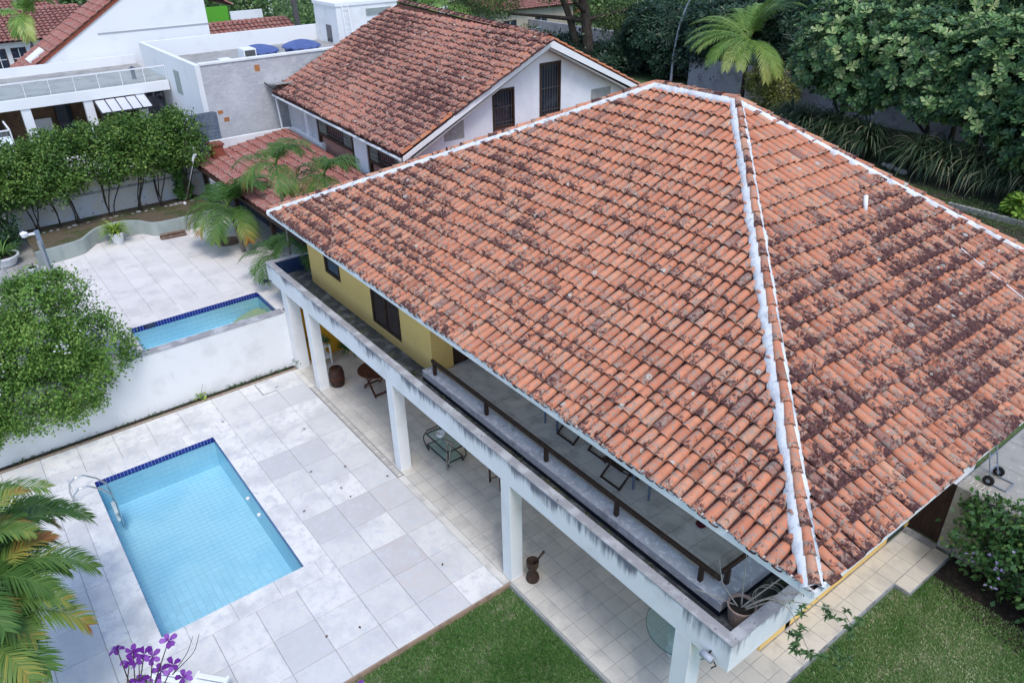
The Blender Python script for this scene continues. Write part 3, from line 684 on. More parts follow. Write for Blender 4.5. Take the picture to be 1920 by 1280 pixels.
ss = nrm(R1 - V3(FR[0], R1[1], ZE)); Ls = np.linalg.norm(R1 - V3(FR[0], R1[1], ZE)); As = BR[1]-FR[1]; b0, b1 = R1[1]-FR[1], BR[1]-R1[1]
t2, _ = slope_tiles(FR, (0, 1, 0), ss, As, lambda a: Ls*min(a/b0, (As-a)/b1)-.14, .206, [.40]*50, wear_side, rng)
sl_ = nrm(R0 - V3(FL[0], R0[1], ZE)); Ll = np.linalg.norm(R0 - V3(FL[0], R0[1], ZE))
t3, _ = slope_tiles(BL, (0, -1, 0), sl_, As, lambda a: Ll*min(a/b1, (As-a)/b0)-.10, .22, [.40]*50, lambda c: .5, rng)
sb = nrm(R1 - V3(R1[0], BR[1], ZE)); Lb = np.linalg.norm(R1 - V3(R1[0], BR[1], ZE))
t4, _ = slope_tiles(BR, (-1, 0, 0), sb, A, lambda a: Lb*min(1, a/a1, (A-a)/a0)-.10, .22, [.40]*50, lambda c: .5, rng)
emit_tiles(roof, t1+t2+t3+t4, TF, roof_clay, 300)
nF, nS, nL, nB = [nrm(np.cross(e, s)) for e, s in (((1,0,0), sf), ((0,1,0), ss), ((0,-1,0), sl_), ((-1,0,0), sb))]
CEN = {0: V3(-8, 3, 6), 1: V3(-2, 6, 6), 2: V3(-14, 6, 6), 3: V3(-8, 10.5, 6)}; NRM = {0: nF, 1: nS, 2: nL, 3: nB}
def hip(p0, p1, A_, B_, wear_shade=.62, ex=.40, ww=(1.0, 1.0)):
    h_ = nrm(p1-p0); d = []
    for q in (A_, B_):
        v = np.cross(NRM[q], h_); d.append(v if v @ (CEN[q]-(p0+p1)/2) > 0 else -v)
    mortar_strip(roof, p0, p1, d[0], NRM[A_], d[1], NRM[B_], rng, wl=ww[0], wr=ww[1])
    ridge_caps(roof, p0 + V3(0, 0, .05), p1 + V3(0, 0, .05), roof_clay, rng, .078, ex, wear_shade=wear_shade)
hip(FR, R1, 0, 1, ww=(1.12, .66)); hip(FL, R0, 2, 0); hip(BR, R1, 1, 3); hip(R1, R0, 0, 3); hip(BL, R0, 2, 3)
# small white vent stub and a thin cable on the side slope
zs = lambda x: ZE + (FR[0]-x)*.4675
MB().tube([(-3.4, 7.75, zs(-3.4)+.03), (-3.5, 7.83, zs(-3.4)+.36)], .045, 10).build('vent_pipe', whitec, roof, smooth=True)
MB().tube([(x, 8.99 - .03*math.sin(x*3), zs(x)+.115) for x in np.linspace(-1.9, .7, 9)], .012, 5).build('roof_cable', whitec, roof)
# ------------------------------------------------------------------ white gabled house behind
B = thing('gabled_house', 'white gabled house with dark barred windows and a darker mossy clay roof', 'house', (-23, 10, ZT))
E1, E2, A1, A2 = V3(-17.0, 4.8, 5.6), V3(-29.3, 5.5, 5.6), V3(-17.0, 10.8, 8.48), V3(-28.9, 11.9, 8.7)
G1, G2 = V3(-17.0, 16.8, 5.6), V3(-28.9, 18.0, 5.6)
d0, d1 = V3(0, 0, .03), V3(0, 0, .20)
broof = MB().add([E1-d0, E2-d0, A2-d0, A1-d0, G1-d0, G2-d0, E1-d1, E2-d1, A2-d1, A1-d1, G1-d1, G2-d1],
    [(0, 3, 2, 1), (3, 4, 5, 2), (6, 7, 8, 9), (9, 8, 11, 10), (0, 1, 7, 6), (4, 10, 11, 5), (0, 6, 9, 3), (3, 9, 10, 4), (1, 2, 8, 7), (2, 5, 11, 8)]).build('roof', roof_base, B)
rng = np.random.default_rng(21)
eb = nrm(E1-E2); sb_ = A1-E1; sb_ = nrm(sb_ - eb*(sb_ @ eb)); Lbk = np.linalg.norm((A1-E1) - eb*((A1-E1) @ eb)); Ab = np.linalg.norm(E1-E2)
bt1, BF = slope_tiles(E2, eb, sb_, Ab-.15, lambda a: Lbk-.06 + .02*a/Ab, .178, [.315]*40, lambda c: .69 + .10*math.sin(c[0]*.9) + .1*math.sin(c[1]*1.3+c[0]*.4) + .1*sm(c[1], 9.5, 11.5), rng, 2.3)
eg = nrm(G2-G1); sg = A1-G1; sg = nrm(sg - eg*(sg @ eg))
bt2, _ = slope_tiles(G1, eg, sg, Ab-.4, lambda a: 6.55, .23, [.4]*40, lambda c: .5, rng)
emit_tiles(broof, bt1+bt2, BF, roof_dark, 300)
ridge_caps(broof, A1, A2, roof_dark, rng, .11, .40, wear_shade=.8)
bclean = [(0, (.36, .12, .06)), (.5, (.50, .17, .08)), (1, (.55, .22, .11))]
verge_m = tilemat('verge_clay', bclean, lvl=.70, spots=False)
ridge_caps(broof, E1 + V3(-.08, 0, 0), A1 + V3(-.08, 0, -.02), verge_m, rng, .10, .40, up=(-.2, -.4, 1), wear_shade=.3)
ridge_caps(broof, G1 + V3(-.08, 0, 0), A1 + V3(-.08, 0, -.02), verge_m, rng, .10, .40, up=(-.2, .4, 1), wear_shade=.3)
xg = -17.45
bwm = M('lilac_white_render', (.78, .78, .80), [(1.0, (.70, .70, .73), .45, .7), (7, (.62, .62, .64), .64, .74)], .8, (20, .1))
rk = lambda y: 8.25 - .48*abs(y-10.8)
GW = [(8.65, 9.60, 5.75, 7.0), (10.72, 11.70, 5.85, 7.62)]
ys = [5.2, 8.65, 9.60, 10.72, 10.8, 11.70, 16.4]; mb = MB()
for a, b in zip(ys[:-1], ys[1:]):
    hole = [g_ for g_ in GW if g_[0] <= a and g_[1] >= b]
    if hole:
        z0, z1 = hole[0][2]-.75, hole[0][3]
        mb.prism([(a, ZT), (b, ZT), (b, z0), (a, z0)], 'x', xg-.15, xg); mb.prism([(a, z1), (b, z1), (b, rk(b)), (a, rk(a))], 'x', xg-.15, xg)
    else: mb.prism([(a, ZT), (b, ZT), (b, rk(b)), (a, rk(a))], 'x', xg-.15, xg)
mb.build('gable_wall', bwm, B)
for ya, yb, za, zb in GW:
    w = MB().box(xg-.1, ya, za-.75, xg+.02, ya+.06, zb).box(xg-.1, yb-.06, za-.75, xg+.02, yb, zb).box(xg-.1, ya+.06, zb-.08, xg+.02, yb-.06, zb).box(xg-.1, ya+.06, za-.06, xg+.04, yb-.06, za).build('window', wood, B)
    MB().box(xg-.12, ya+.06, za, xg-.11, yb-.06, zb-.08).build('pane', darkglass, w)
    for k in range(7): MB().tube([(xg-.02, ya+.12+k*(yb-ya-.24)/6, za), (xg-.02, ya+.12+k*(yb-ya-.24)/6, zb-.08)], .011, 5).build('bar', bar_m, w)
    for z in (za+.12, (za+zb)/2): MB().box(xg-.03, ya+.06, z, xg-.01, yb-.06, z+.02).build('cross_bar', bar_m, w)
    mb = MB().box(xg-.1, ya+.06, za-.75, xg-.03, yb-.06, za-.06); mb.build('backing', white, w)
    for i in range(8):
        for j in range(6):
            MB().box(xg-.03, ya+.07+i*(yb-ya-.14)/8+.006, za-.74+j*.113+.006, xg-.018, ya+.07+(i+1)*(yb-ya-.14)/8, za-.74+(j+1)*.113).build('wall_tile', pinktile, w)
MB().box(xg, 6.65, 5.62, xg+.006, 7.45, 6.22).box(xg, 13.2, 6.0, xg+.006, 14.2, 6.4).build('cement_patch', concrete, B)
MB().prism([(4.78, 5.42), (4.78, 5.57), (10.8, 8.45), (10.8, 8.20)], 'x', -17.0, -16.95).prism([(16.82, 5.42), (16.82, 5.57), (10.8, 8.45), (10.8, 8.20)], 'x', -17.0, -16.95).build('barge_board', whitec, B)
MB().prism([(5.2, 5.45), (10.8, 8.13), (10.8, 8.18), (5.2, 5.50)], 'x', -17.5, -17.0).prism([(16.4, 5.45), (10.8, 8.13), (10.8, 8.18), (16.4, 5.50)], 'x', -17.5, -17.0).build('soffit', M('grey_soffit', (.42, .40, .38), (), .8), B)
# long wall towards the terrace, slightly out of square like the eave
fa, fb = V3(-17.45, 5.2, 0), V3(-28.9, 5.85, 0); fx = nrm(fb-fa); fn = V3(fx[1], -fx[0], 0)
if fn[1] > 0: fn = -fn
def fpt(x, z, off=0): t = (x+17.45)/fx[0]; return fa + fx*t + fn*off + V3(0, 0, z)
def fbox(mb, xa, xb, za, zb, o0, o1):
    P = [fpt(x, z, o) for z in (za, zb) for x, o in ((xa, o0), (xb, o0), (xb, o1), (xa, o1))]
    return mb.add(P, [(0,3,2,1),(4,5,6,7),(0,1,5,4),(1,2,6,5),(2,3,7,6),(3,0,4,7)])
fbox(MB(), -28.9, -17.46, ZT, 5.5, -.2, -.08).build('long_wall', greywall, B)
fbox(MB(), -21.75, -20.6, ZT, 5.48, -.08, .03).build('white_pilaster', bwm, B); fbox(MB(), -26.75, -26.45, ZT, 5.48, -.08, .02).build('white_pilaster', bwm, B)
shut = M('grey_louvre', (.24, .24, .20), [(20, (.15, .15, .14), .45, .6, (.1, .1, 1))], .7)
for xa, xb in ((-25.3, -21.8), (-20.5, -17.6)):
    w = fbox(fbox(fbox(MB(), xa, xa+.12, ZT, 5.48, -.08, .04), xb-.12, xb, ZT, 5.48, -.08, .04), xa+.12, xb-.12, 4.55, 4.66, -.08, .06).build('window', wood, B)
    fbox(MB(), xa+.12, xb-.12, 4.66, 5.48, -.08, -.02).build('dark_opening', darkglass, w)
    ww = xb-xa
    for a, b in ((xa+.14, xa+.14+ww*.22), (xb-.14-ww*.22, xb-.14)):
        m2 = fbox(MB(), a, b, 4.66, 5.46, -.02, .015)
        for z in np.arange(4.70, 5.44, .055): fbox(m2, a+.03, b-.03, z, z+.02, .015, .035)
        m2.build('shutter', shut, w)
    for k in range(9):
        x = xa+.14+ww*.24 + k*(ww*.5)/9
        MB().tube([fpt(x, 4.66, .03), fpt(x, 5.46, .03)], .012, 5).build('bar', bar_m, w)
    fbox(fbox(MB(), xa+.14+ww*.23, xb-.14-ww*.23, 4.74, 4.77, .02, .04), xa+.14+ww*.23, xb-.14-ww*.23, 5.08, 5.11, .02, .04).build('cross_bar', bar_m, w)
    for i in range(int((ww-.24)/.155)):
        for z in np.arange(3.75, 4.5, .10):
            fbox(MB(), xa+.125+i*.155, xa+.125+i*.155+.147, z, z+.093, -.08, -.068).build('wall_tile', pinktile, w)
MB().tube([E2 + V3(0, -.03, -.14), E1 + V3(-.1, -.03, -.14)], .05, 8).build('gutter', whitec, B)
MB().tube([E2 + V3(.25, .0, -.16), E2 + V3(.25, .1, -2.2)], .045, 8).build('downpipe', whitec, B)
MB().tube([E1 + V3(-.3, .0, -.16), E1 + V3(-.3, .25, -.6)], .05, 8).build('downpipe', whitec, B)

# ------------------------------------------------------------------ low red roofed annex at the terrace end
L = thing('garden_annex', 'low terrace annex with a flat red clay roof and brick chimney', 'annex', (-23, 3, ZT))
O_ = V3(-28.35, 1.35, 3.56); s_ = nrm(V3(0, 3.6, .52))
lroof = MB().add([(-28.4, 1.3, 3.52), (-17.3, 1.3, 3.52), (-17.3, 5.0, 4.05), (-28.4, 5.6, 4.14), (-28.4, 1.3, 3.44), (-17.3, 1.3, 3.44), (-17.3, 5.0, 3.95), (-28.4, 5.6, 4.02)],
    [(0, 1, 2, 3), (7, 6, 5, 4), (0, 4, 5, 1), (1, 5, 6, 2), (3, 7, 4, 0), (2, 6, 7, 3)]).build('roof', roof_base, L)
rng = np.random.default_rng(31)
lt, LF = slope_tiles(O_, (1, 0, 0), s_, 11.0, lambda a: 4.15-.055*a, .205, [.40]*20, lambda c: .30 + .1*math.sin(c[0]*2+c[1]), rng)
emit_tiles(lroof, lt, LF, roof_red, 300)
fbox(MB(), -28.35, -24.9, 3.85, 4.22, -.06, .12).box(-28.55, 2.2, 3.5, -28.38, 5.7, 4.20).build('white_parapet', whitec, L)
MB().box(-28.3, 2.4, ZT, -17.4, 2.55, 3.55).build('back_wall', M('blue_wall', (.045, .055, .085), [(3, (.02, .02, .03), .5, .6)], .7), L)
for x in (-28.2, -24.6, -21.0, -17.7): MB().box(x, 1.55, ZT, x+.14, 1.69, 3.45).build('post', wood, L)
MB().bar((-28.3, 1.42, 3.46), (-17.4, 1.42, 3.46), .08, .1).bar((-28.45, 1.25, 3.50), (-17.3, 1.25, 3.50), .07, .07).build('eave_beam', wood, L)
ch = MB().box(-27.95, 1.95, 3.5, -27.45, 2.4, 4.22).build('chimney', brickred, L)
MB().box(-28.0, 1.9, 4.22, -27.40, 2.45, 4.29).build('chimney_cap', M('brick_dark', (.26, .09, .06), [(8, (.18, .07, .05), .45, .65)], .9), ch)
for z in np.arange(3.6, 4.2, .075):
    for k in range(3):
        MB().box(-27.452, 1.96+k*.147, z, -27.442, 2.10+k*.147, z+.065).build('brick', brickred, ch)
        MB().box(-27.94+k*.165, 1.942, z, -27.785+k*.165, 1.952, z+.065).build('brick', brickred, ch)

# ------------------------------------------------------------------ grey annex with water tanks
K = thing('grey_annex', 'flat roofed annex with a rough unpainted grey wall and white parapet', 'building', (-34, 8, ZT))
MB().box(-29.9, 2.75, ZT, -29.6, 14.5, 6.95).build('rough_wall', greywall, K)
for (y, z, h_) in ((5.0, 6.45, .26), (3.1, 4.95, .14), (3.3, 4.6, .18)): MB().box(-29.6, y, z, -29.595, y+.22, z+h_).build('brick_patch', M('orange_brick', (.48, .20, .07), [(9, (.36, .15, .06), .45, .65)], .9), K)
MB().box(-38.2, 2.55, ZT, -29.6, 2.75, 6.98).box(-38.2, 14.5, ZT, -29.6, 14.7, 6.95).box(-38.2, 2.75, ZT, -37.95, 14.5, 6.98).build('white_wall', whitec, K)
MB().box(-29.92, 2.76, 6.95, -29.56, 14.5, 7.02).build('parapet_cap', white, K)
MB().box(-37.95, 2.75, 6.1, -29.9, 14.5, 6.2).build('roof_deck', concrete, K)
MB().box(-33.0, 2.54, 5.4, -32.2, 2.549, 6.4).build('vent_louvre', grey_paint, K)
blue_t = M('blue_tank_plastic', (.085, .125, .30), [(3, (.11, .155, .34), .45, .7)], .45, None)
for k, (y, lab) in enumerate(((6.75, 'ribbed blue water tank nearer the terrace on the grey annex roof'), (8.9, 'ribbed blue water tank nearer the white tower on the grey annex roof'))):
    t = thing('water_tank', lab, 'tank', (-33.6, y, 6.2), 'water tanks on the annex roof')
    MB().lathe([(.75, 0), (.82, .3), (.84, .42)], (-33.6, y, 6.2), 24).build('tank_body', blue_t, t, smooth=True)
    n = 48; Vv = [(-33.6, y, 6.95)]
    for r, z in ((.35, 6.88), (.7, 6.76), (.92, 6.64), (.93, 6.58)):
        Vv += [(-33.6 + r*(1+.03*(j % 4 < 2)*r)*math.cos(j*2*math.pi/n), y + r*math.sin(j*2*math.pi/n), z + (.05 if j % 4 < 2 else 0)*min(1, r)) for j in range(n)]
    F = [(0, 1+j, 1+(j+1) % n) for j in range(n)] + [(1+i*n+j, 1+(i+1)*n+j, 1+(i+1)*n+(j+1) % n, 1+i*n+(j+1) % n) for i in range(3) for j in range(n)]
    MB().add(Vv, F).build('lid', blue_t, t)
for i, (x, y, w, d, hh) in enumerate(((-32.5, 4.4, .7, .5, .5), (-32.2, 5.2, .5, .5, .45), (-33.2, 5.6, .8, .6, .75))):
    t = MB().box(x, y, 6.2, x+w, y+d, 6.2+hh).build('condenser_unit', whitec, bevel=.02, label='white air conditioner box on the grey annex roof, ' + ('nearest the parapet corner', 'middle of the three', 'nearest the blue tanks')[i], cat='condenser', group='condensers on the annex roof')
    MB().box(x+w, y+.06, 6.26, x+w+.006, y+d-.06, 6.2+hh-.06).build('grille', M('dark_grille', (.10, .10, .10), (), .7, None), t)
aw = thing('lean_to_canopy', 'small old grey canopy frame against the rough grey wall', 'canopy', (-29.2, 5.2, 5.5))
MB().obox((-29.0, 6.1, 5.95), (1.1, 1.5, .05), (1, 0, .15)).build('sheet', concrete, aw)
for y in (5.3, 6.1, 6.9): MB().bar((-29.55, y, 5.95), (-28.45, y, 5.8), .04).build('strut', metal_dk, aw)
TW = thing('water_tower', 'square white rooftop tower with a ladder beside the gabled house', 'tower', (-36.5, 13.4, 6.2))
MB().box(-37.9, 11.7, 6.2, -35.2, 15.3, 8.05).build('tower_wall', white, TW)
MB().box(-37.95, 11.65, 8.05, -37.75, 15.35, 8.2).box(-35.35, 11.65, 8.05, -35.15, 15.35, 8.2).box(-37.75, 11.65, 8.05, -35.35, 11.85, 8.2).box(-37.75, 15.15, 8.05, -35.35, 15.35, 8.2).build('parapet', whitec, TW)
mb = MB()
for z in np.arange(7.5, 7.85, .06): mb.box(-35.2, 13.4, z, -35.16, 14.9, z+.03)
mb.build('vent_slats', grey_paint, TW); MB().box(-36.6, 11.68, 6.25, -36.0, 11.70, 7.1).build('doorway', darkglass, TW)
la = thing('wall_ladder', 'white metal ladder leaning on the rooftop tower', 'ladder', (-35.1, 12.1, 6.2))
for y in (12.0, 12.35): MB().bar((-34.75, y, 6.2), (-35.15, y, 8.15), .04).build('stile', whitec, la)
for k in range(8): MB().bar((-34.8-.045*k, 12.0, 6.4+.22*k), (-34.8-.045*k, 12.35, 6.4+.22*k), .025).build('rung', whitec, la)
fpn = thing('fence_panel', 'grey blue slatted metal fence panel at the right end of the hedge trees', 'fence', (-28.75, 2.2, 3.6))
for z in np.arange(3.62, 5.2, .14): MB().box(-28.78, 1.7, z, -28.72, 2.7, z+.125).build('slat', M('fence_blue_grey', (.16, .20, .25), [(5, (.11, .14, .19), .45, .65)], .6) if z < 3.7 else bpy.data.materials['fence_blue_grey'], fpn)
MB().box(-28.80, 1.62, 1.9, -28.70, 1.7, 5.25).box(-28.80, 2.7, 1.9, -28.70, 2.78, 5.25).build('post', bpy.data.materials['fence_blue_grey'], fpn)

# ------------------------------------------------------------------ villa with the glass railed roof terrace
Vl = thing('white_villa', 'flat roofed white villa with glass railing and brick walled porch', 'house', (-36, 0, ZT))
MB().box(-39.6, -9, 5.40, -34.0, 2.5, 5.80).build('roof_slab', whitec, Vl)
MB().box(-39.6, -9, 5.80, -34.2, 2.5, 5.83).build('roof_deck', concrete, Vl)
MB().box(-39.75, -9, ZT, -39.6, 2.54, 6.25).build('rear_parapet', whitec, Vl)
pw = MB().box(-37.5, -9, ZT, -37.3, 2.5, 5.4).build('porch_wall', M('brown_brick_wall', (.17, .10, .06), [(3, (.11, .07, .05), .45, .6), (30, (.24, .17, .11), .56, .66, (.5, .5, 1.6))], .9, (30, .6)), Vl)
for y in (-3.55, -1.15, 1.0): MB().box(-34.35, y, ZT, -34.05, y+.36, 5.4).build('porch_column', whitec, Vl)
for ya, yb in ((-2.0, -1.25), (-5.4, -4.2)):
    w = MB().box(-37.29, ya, 2.0, -37.24, yb, 4.9).build('porch_door', wood, Vl); MB().box(-37.24, ya+.08, 2.1, -37.23, yb-.08, 4.8).build('pane', darkglass, w)
MB().box(-37.28, -2.9, 3.6, -37.22, -2.2, 4.3).build('wall_unit', whitec, Vl)
st_m = M('dark_crazy_stone', (.16, .16, .19), [(2.0, (.05, .05, .07), .48, .52), (4.2, (.42, .42, .45), .58, .61)], .85, (8, .8))
MB().box(-36.2, 1.4, ZT, -35.6, 2.5, 5.4).build('stone_hearth', st_m, Vl)
MB().box(-35.6, 1.65, 3.9, -35.55, 2.2, 4.4).build('hearth_mouth', darkglass, Vl)
MB().box(-35.55, 1.5, 3.3, -35.3, 2.4, 3.7).build('hearth_shelf', whitec, Vl)
MB().box(-33.95, -9, ZT, -33.8, 2.54, 3.2).build('garden_wall', whitec, Vl)
gr = MB().bar((-34.15, -9, 6.42), (-34.15, 2.5, 6.42), .05).build('glass_railing', whitec, Vl)
for y in np.arange(-8.9, 2.5, .95):
    MB().box(-34.16, y+.03, 5.85, -34.145, min(y+.92, 2.45), 6.40).build('glass_panel', rail_glass, gr)
    MB().box(-34.18, y-.012, 5.82, -34.13, y+.012, 6.42).build('baluster', whitec, gr)
MB().tube([(-35.2, 1.35, 5.83), (-35.2, 1.35, 6.25)], .09, 10).lathe([(.2, 0), (.001, .14)], (-35.2, 1.35, 6.27), 4).build('roof_vent', M('dark_vent', (.10, .11, .14), (), .6, None), Vl)
pg = thing('porch_pergola', 'dark framed pergola with pale translucent panels on the villa porch', 'pergola', (-33.5, .4, 4.9))
for k in range(6):
    y = -.75 + k*.42
    MB().bar((-34.0, y, 5.33), (-32.9, y, 5.0), .05).build('rafter', metal_dk, pg)
    if k < 5: MB().obox((-33.45, y+.21, 5.18), (1.12, .38, .015), (1.1, 0, -.33)).build('panel', M('milky_panel', (.62, .62, .66), (), .4, None) if k == 0 else bpy.data.materials['milky_panel'], pg)
MB().bar((-32.9, -.8, 4.98), (-32.9, 1.4, 4.98), .07).bar((-32.9, -.75, 4.98), (-32.9, -.75, ZT), .06).bar((-32.9, 1.35, 4.98), (-32.9, 1.35, ZT), .06).build('frame', metal_dk, pg)
# side balcony at the far left
sb2 = thing('side_balcony', 'white balcony slab with glass rail at the left edge behind the hedge', 'balcony', (-31.5, -6, 4.2))
MB().box(-32.5, -9, 4.55, -30.6, -4.35, 4.75).box(-32.5, -9, ZT, -32.3, -4.35, 4.55).build('slab', whitec, sb2)
MB().bar((-32.4, -4.4, 5.35), (-30.65, -4.4, 5.35), .05).bar((-30.65, -9, 5.35), (-30.65, -4.4, 5.35), .05).bar((-30.65, -4.4, 4.75), (-30.65, -4.4, 5.35), .05).build('rail', whitec, sb2)
MB().box(-32.3, -4.41, 4.8, -30.7, -4.395, 5.3).box(-30.66, -8.9, 4.8, -30.645, -4.5, 5.3).build('glass_panel', rail_glass, sb2)

# ------------------------------------------------------------------ houses further off
def roofed(t, x0, x1, y0, y1, ze, zr, axis, mat=roof_red, over=.4, seed=0, pitch=.26):
    """gable roof; ridge along axis"""
    rg = np.random.default_rng(seed); x0 -= over; x1 += over; y0 -= over; y1 += over
    if axis == 'x':
        ym = (y0+y1)/2; cs = [((x0, y0, ze), (1, 0, 0), (0, ym-y0, zr-ze), x1-x0), ((x1, y1, ze), (-1, 0, 0), (0, ym-y1, zr-ze), x1-x0)]
        Vv = [(x0, y0, ze), (x1, y0, ze), (x1, y1, ze), (x0, y1, ze), (x0, ym, zr), (x1, ym, zr)]; F = [(0, 1, 5, 4), (2, 3, 4, 5), (0, 4, 3), (1, 2, 5), (0, 3, 2, 1)]; rp = ((x0, ym, zr), (x1, ym, zr))
    else:
        xm = (x0+x1)/2; cs = [((x1, y0, ze), (0, 1, 0), (xm-x1, 0, zr-ze), y1-y0), ((x0, y1, ze), (0, -1, 0), (xm-x0, 0, zr-ze), y1-y0)]
        Vv = [(x0, y0, ze), (x1, y0, ze), (x1, y1, ze), (x0, y1, ze), (xm, y0, zr), (xm, y1, zr)]; F = [(1, 2, 5, 4), (3, 0, 4, 5), (0, 1, 4), (2, 3, 5), (0, 3, 2, 1)]; rp = ((xm, y0, zr), (xm, y1, zr))
    r = MB().add(np.array(Vv) - [0, 0, .03], F).build('roof', roof_base, t); tl = []
    for O2, e2, s2, A_ in cs:
        q, FF = slope_tiles(V3(*O2), V3(*e2), V3(*s2), A_, lambda a: np.linalg.norm(s2), pitch, [.42]*60, lambda c: .4, rg); tl += q
    emit_tiles(r, tl, FF, mat, 0); ridge_caps(r, *rp, mat, rg, .12, .42, individual=False); return r
def hwin(t, x, ya, yb, za, zb, rows=2, cols=2):
    w = MB().box(x, ya-.06, za-.06, x+.03, yb+.06, za).box(x, ya-.06, zb, x+.03, yb+.06, zb+.06).box(x, ya-.06, za, x+.03, ya, zb).box(x, yb, za, x+.03, yb+.06, zb).build('window', wood, t)
    MB().box(x, ya, za, x+.01, yb, zb).build('pane', darkglass, w)
    for i in range(1, cols): MB().box(x+.01, ya+(yb-ya)*i/cols-.02, za, x+.03, ya+(yb-ya)*i/cols+.02, zb).build('glazing_bar', whitec, w)
    for i in range(1, rows): MB().box(x+.011, ya, za+(zb-za)*i/rows-.02, x+.031, yb, za+(zb-za)*i/rows+.02).build('glazing_bar', whitec, w)
GH = thing('tall_gable_house', 'tall plain white gable end with red tiled roof behind the villa', 'house', (-44, 3, ZT))
rkz = lambda y: 10.2 - .62*abs(y-4.6)
MB().prism([(-2.2, ZT), (6.6, ZT), (6.6, rkz(6.6)-.2), (4.6, 10.0), (-2.2, rkz(-2.2)-.2)], 'x', -40.3, -40.0).build('gable_wall', whitec, GH)
MB().box(-40.0, -.2+1.4, 7.28, -39.97, 6.6, 7.33).build('string_course', M('grey_line', (.4, .4, .42), (), .8), GH)
MB().box(-43, 6.4, ZT, -40.3, 6.6, rkz(6.6)-.2).build('side_wall', whitec, GH)
rg = np.random.default_rng(41); s1 = nrm(V3(0, 1, .62)); gt, GF = slope_tiles(V3(-43.2, -3.2, rkz(-3.2)), (1, 0, 0), s1, 3.15, lambda a: 9.1, .23, [.42]*40, lambda c: .35, rg)
g2, _ = slope_tiles(V3(-40.0, 8.0, rkz(8.0)), (-1, 0, 0), nrm(V3(0, -1, .62)), 3.15, lambda a: 3.95, .23, [.42]*40, lambda c: .35, rg)
gr2 = MB().add([(-43.2, -3.2, rkz(-3.2)-.05), (-39.95, -3.2, rkz(-3.2)-.05), (-39.95, 4.6, 10.12), (-43.2, 4.6, 10.12), (-39.95, 8, rkz(8)-.05), (-43.2, 8, rkz(8)-.05)], [(0, 1, 2, 3), (3, 2, 4, 5)]).build('roof', roof_base, GH)
emit_tiles(gr2, gt+g2, GF, roof_red, 0)
MB().obox((-40.0, .7, rkz(.7)-.1), (.12, 9.2, .16), (1, 0, 0), (0, -.62, 1)).build('verge', brickred, GH)
MB().obox((-41.2, -1.6, rkz(-1.6)+.13), (1.2, .9, .1), (1, 0, 0), (0, -.62, 1)).build('skylight', whitec, GH)
far = [  # name, label, x0,x1,y0,y1, wall top, ridge, ridge axis, wall material, windows
 ('tiled_house', 'white house with red tiled gables and small paned windows behind the tall gable end', -62, -54, -6.5, 3.2, 5.75, 7.1, 'y', whitec, [(-4.0, -3.0, 4.2, 5.3), (-2.4, -1.7, 4.2, 5.3), (-1.3, -.6, 4.2, 5.3), (-.2, .6, 4.2, 5.3), (.9, 1.6, 4.2, 5.3), (2.2, 3.0, 4.2, 5.3)]),
 ('pink_roof_house', 'house with a pinkish corrugated roof at the far left corner', -76, -66, -6, 3.5, 5.6, 7.6, 'y', whitec, [(-3, -2, 3.2, 4.8), (0, 1, 3.2, 4.8)]),
 ('low_tiled_house', 'low house with a red tiled roof right of the tall white gable', -50, -44, 7.6, 13.2, 4.9, 6.4, 'y', whitec, [(8.5, 9.5, 3.0, 4.2)]),
 ('beige_house', 'beige house with pale balcony seen past the palm crown', -68, -60, 40, 50, 3.6, 4.6, 'y', M('beige_wall', (.50, .46, .36), [(1, (.42, .38, .30), .45, .7)], .85), [(41, 42.5, 1.2, 2.6), (45, 46.4, 1.2, 2.6)]),
 ('brick_house', 'unfinished red brick house at the top behind the dark tree', -88, -78, 58, 70, 5.0, 6.2, 'x', brickred, [(60, 61.5, 1.8, 3.4), (64, 65.5, 1.8, 3.4)]),
 ('pale_house', 'pale grey house far behind the gabled roof ridge', -96, -84, 42, 56, 5.0, 6.0, 'y', white, [(44, 46, 1.8, 3.4), (48, 50, 1.8, 3.4), (52, 54, 1.8, 3.4)]),
 ('distant_house', 'distant white house beyond the leafy trees at the top left', -98, -86, 14, 28, 5.8, 7.4, 'y', white, [(16, 18, 3, 4.6), (21, 23, 3, 4.6)]),
]
for i, (nm, lab, x0, x1, y0, y1, zw, zr_, ax, wm, wins) in enumerate(far):
    t = thing(nm, lab, 'house', ((x0+x1)/2, (y0+y1)/2, Z0))
    MB().box(x0, y0, Z0, x1, y1, zw).build('wall', wm, t)
    roofed(t, x0, x1, y0, y1, zw, zr_, ax, seed=50+i, pitch=.3)
    for (a, b, c_, d_) in wins: hwin(t, x1, a, b, c_, d_)
gwl = MB().box(-58.2, 11.5, Z0, -58, 13.7, 6.3).build('green_wall', M('bright_green_paint', (.10, .36, .03), [(1, (.09, .32, .03), .45, .7)], .7), label='bright green painted wall right of the tall white gable', cat='wall')
MB().box(-57.9, 13.75, Z0, -57.7, 16.2, 5.9).build('white_garden_wall', whitec, label='plain white wall beside the bright green wall', cat='wall')
bal = thing('pale_balustrade', 'pale blue balcony railing past the gabled house ridge', 'railing', (-58, 42, 1))
MB().bar((-58, 39.5, 2.0), (-58, 44.2, 2.0), .1).bar((-58, 39.5, .9), (-58, 44.2, .9), .1).build('rail', M('pale_blue', (.40, .50, .58), (), .6), bal)
for y in np.arange(39.6, 44.2, .35): MB().bar((-58, y, .9), (-58, y, 2.0), .12, .04).build('baluster', bpy.data.materials['pale_blue'], bal)
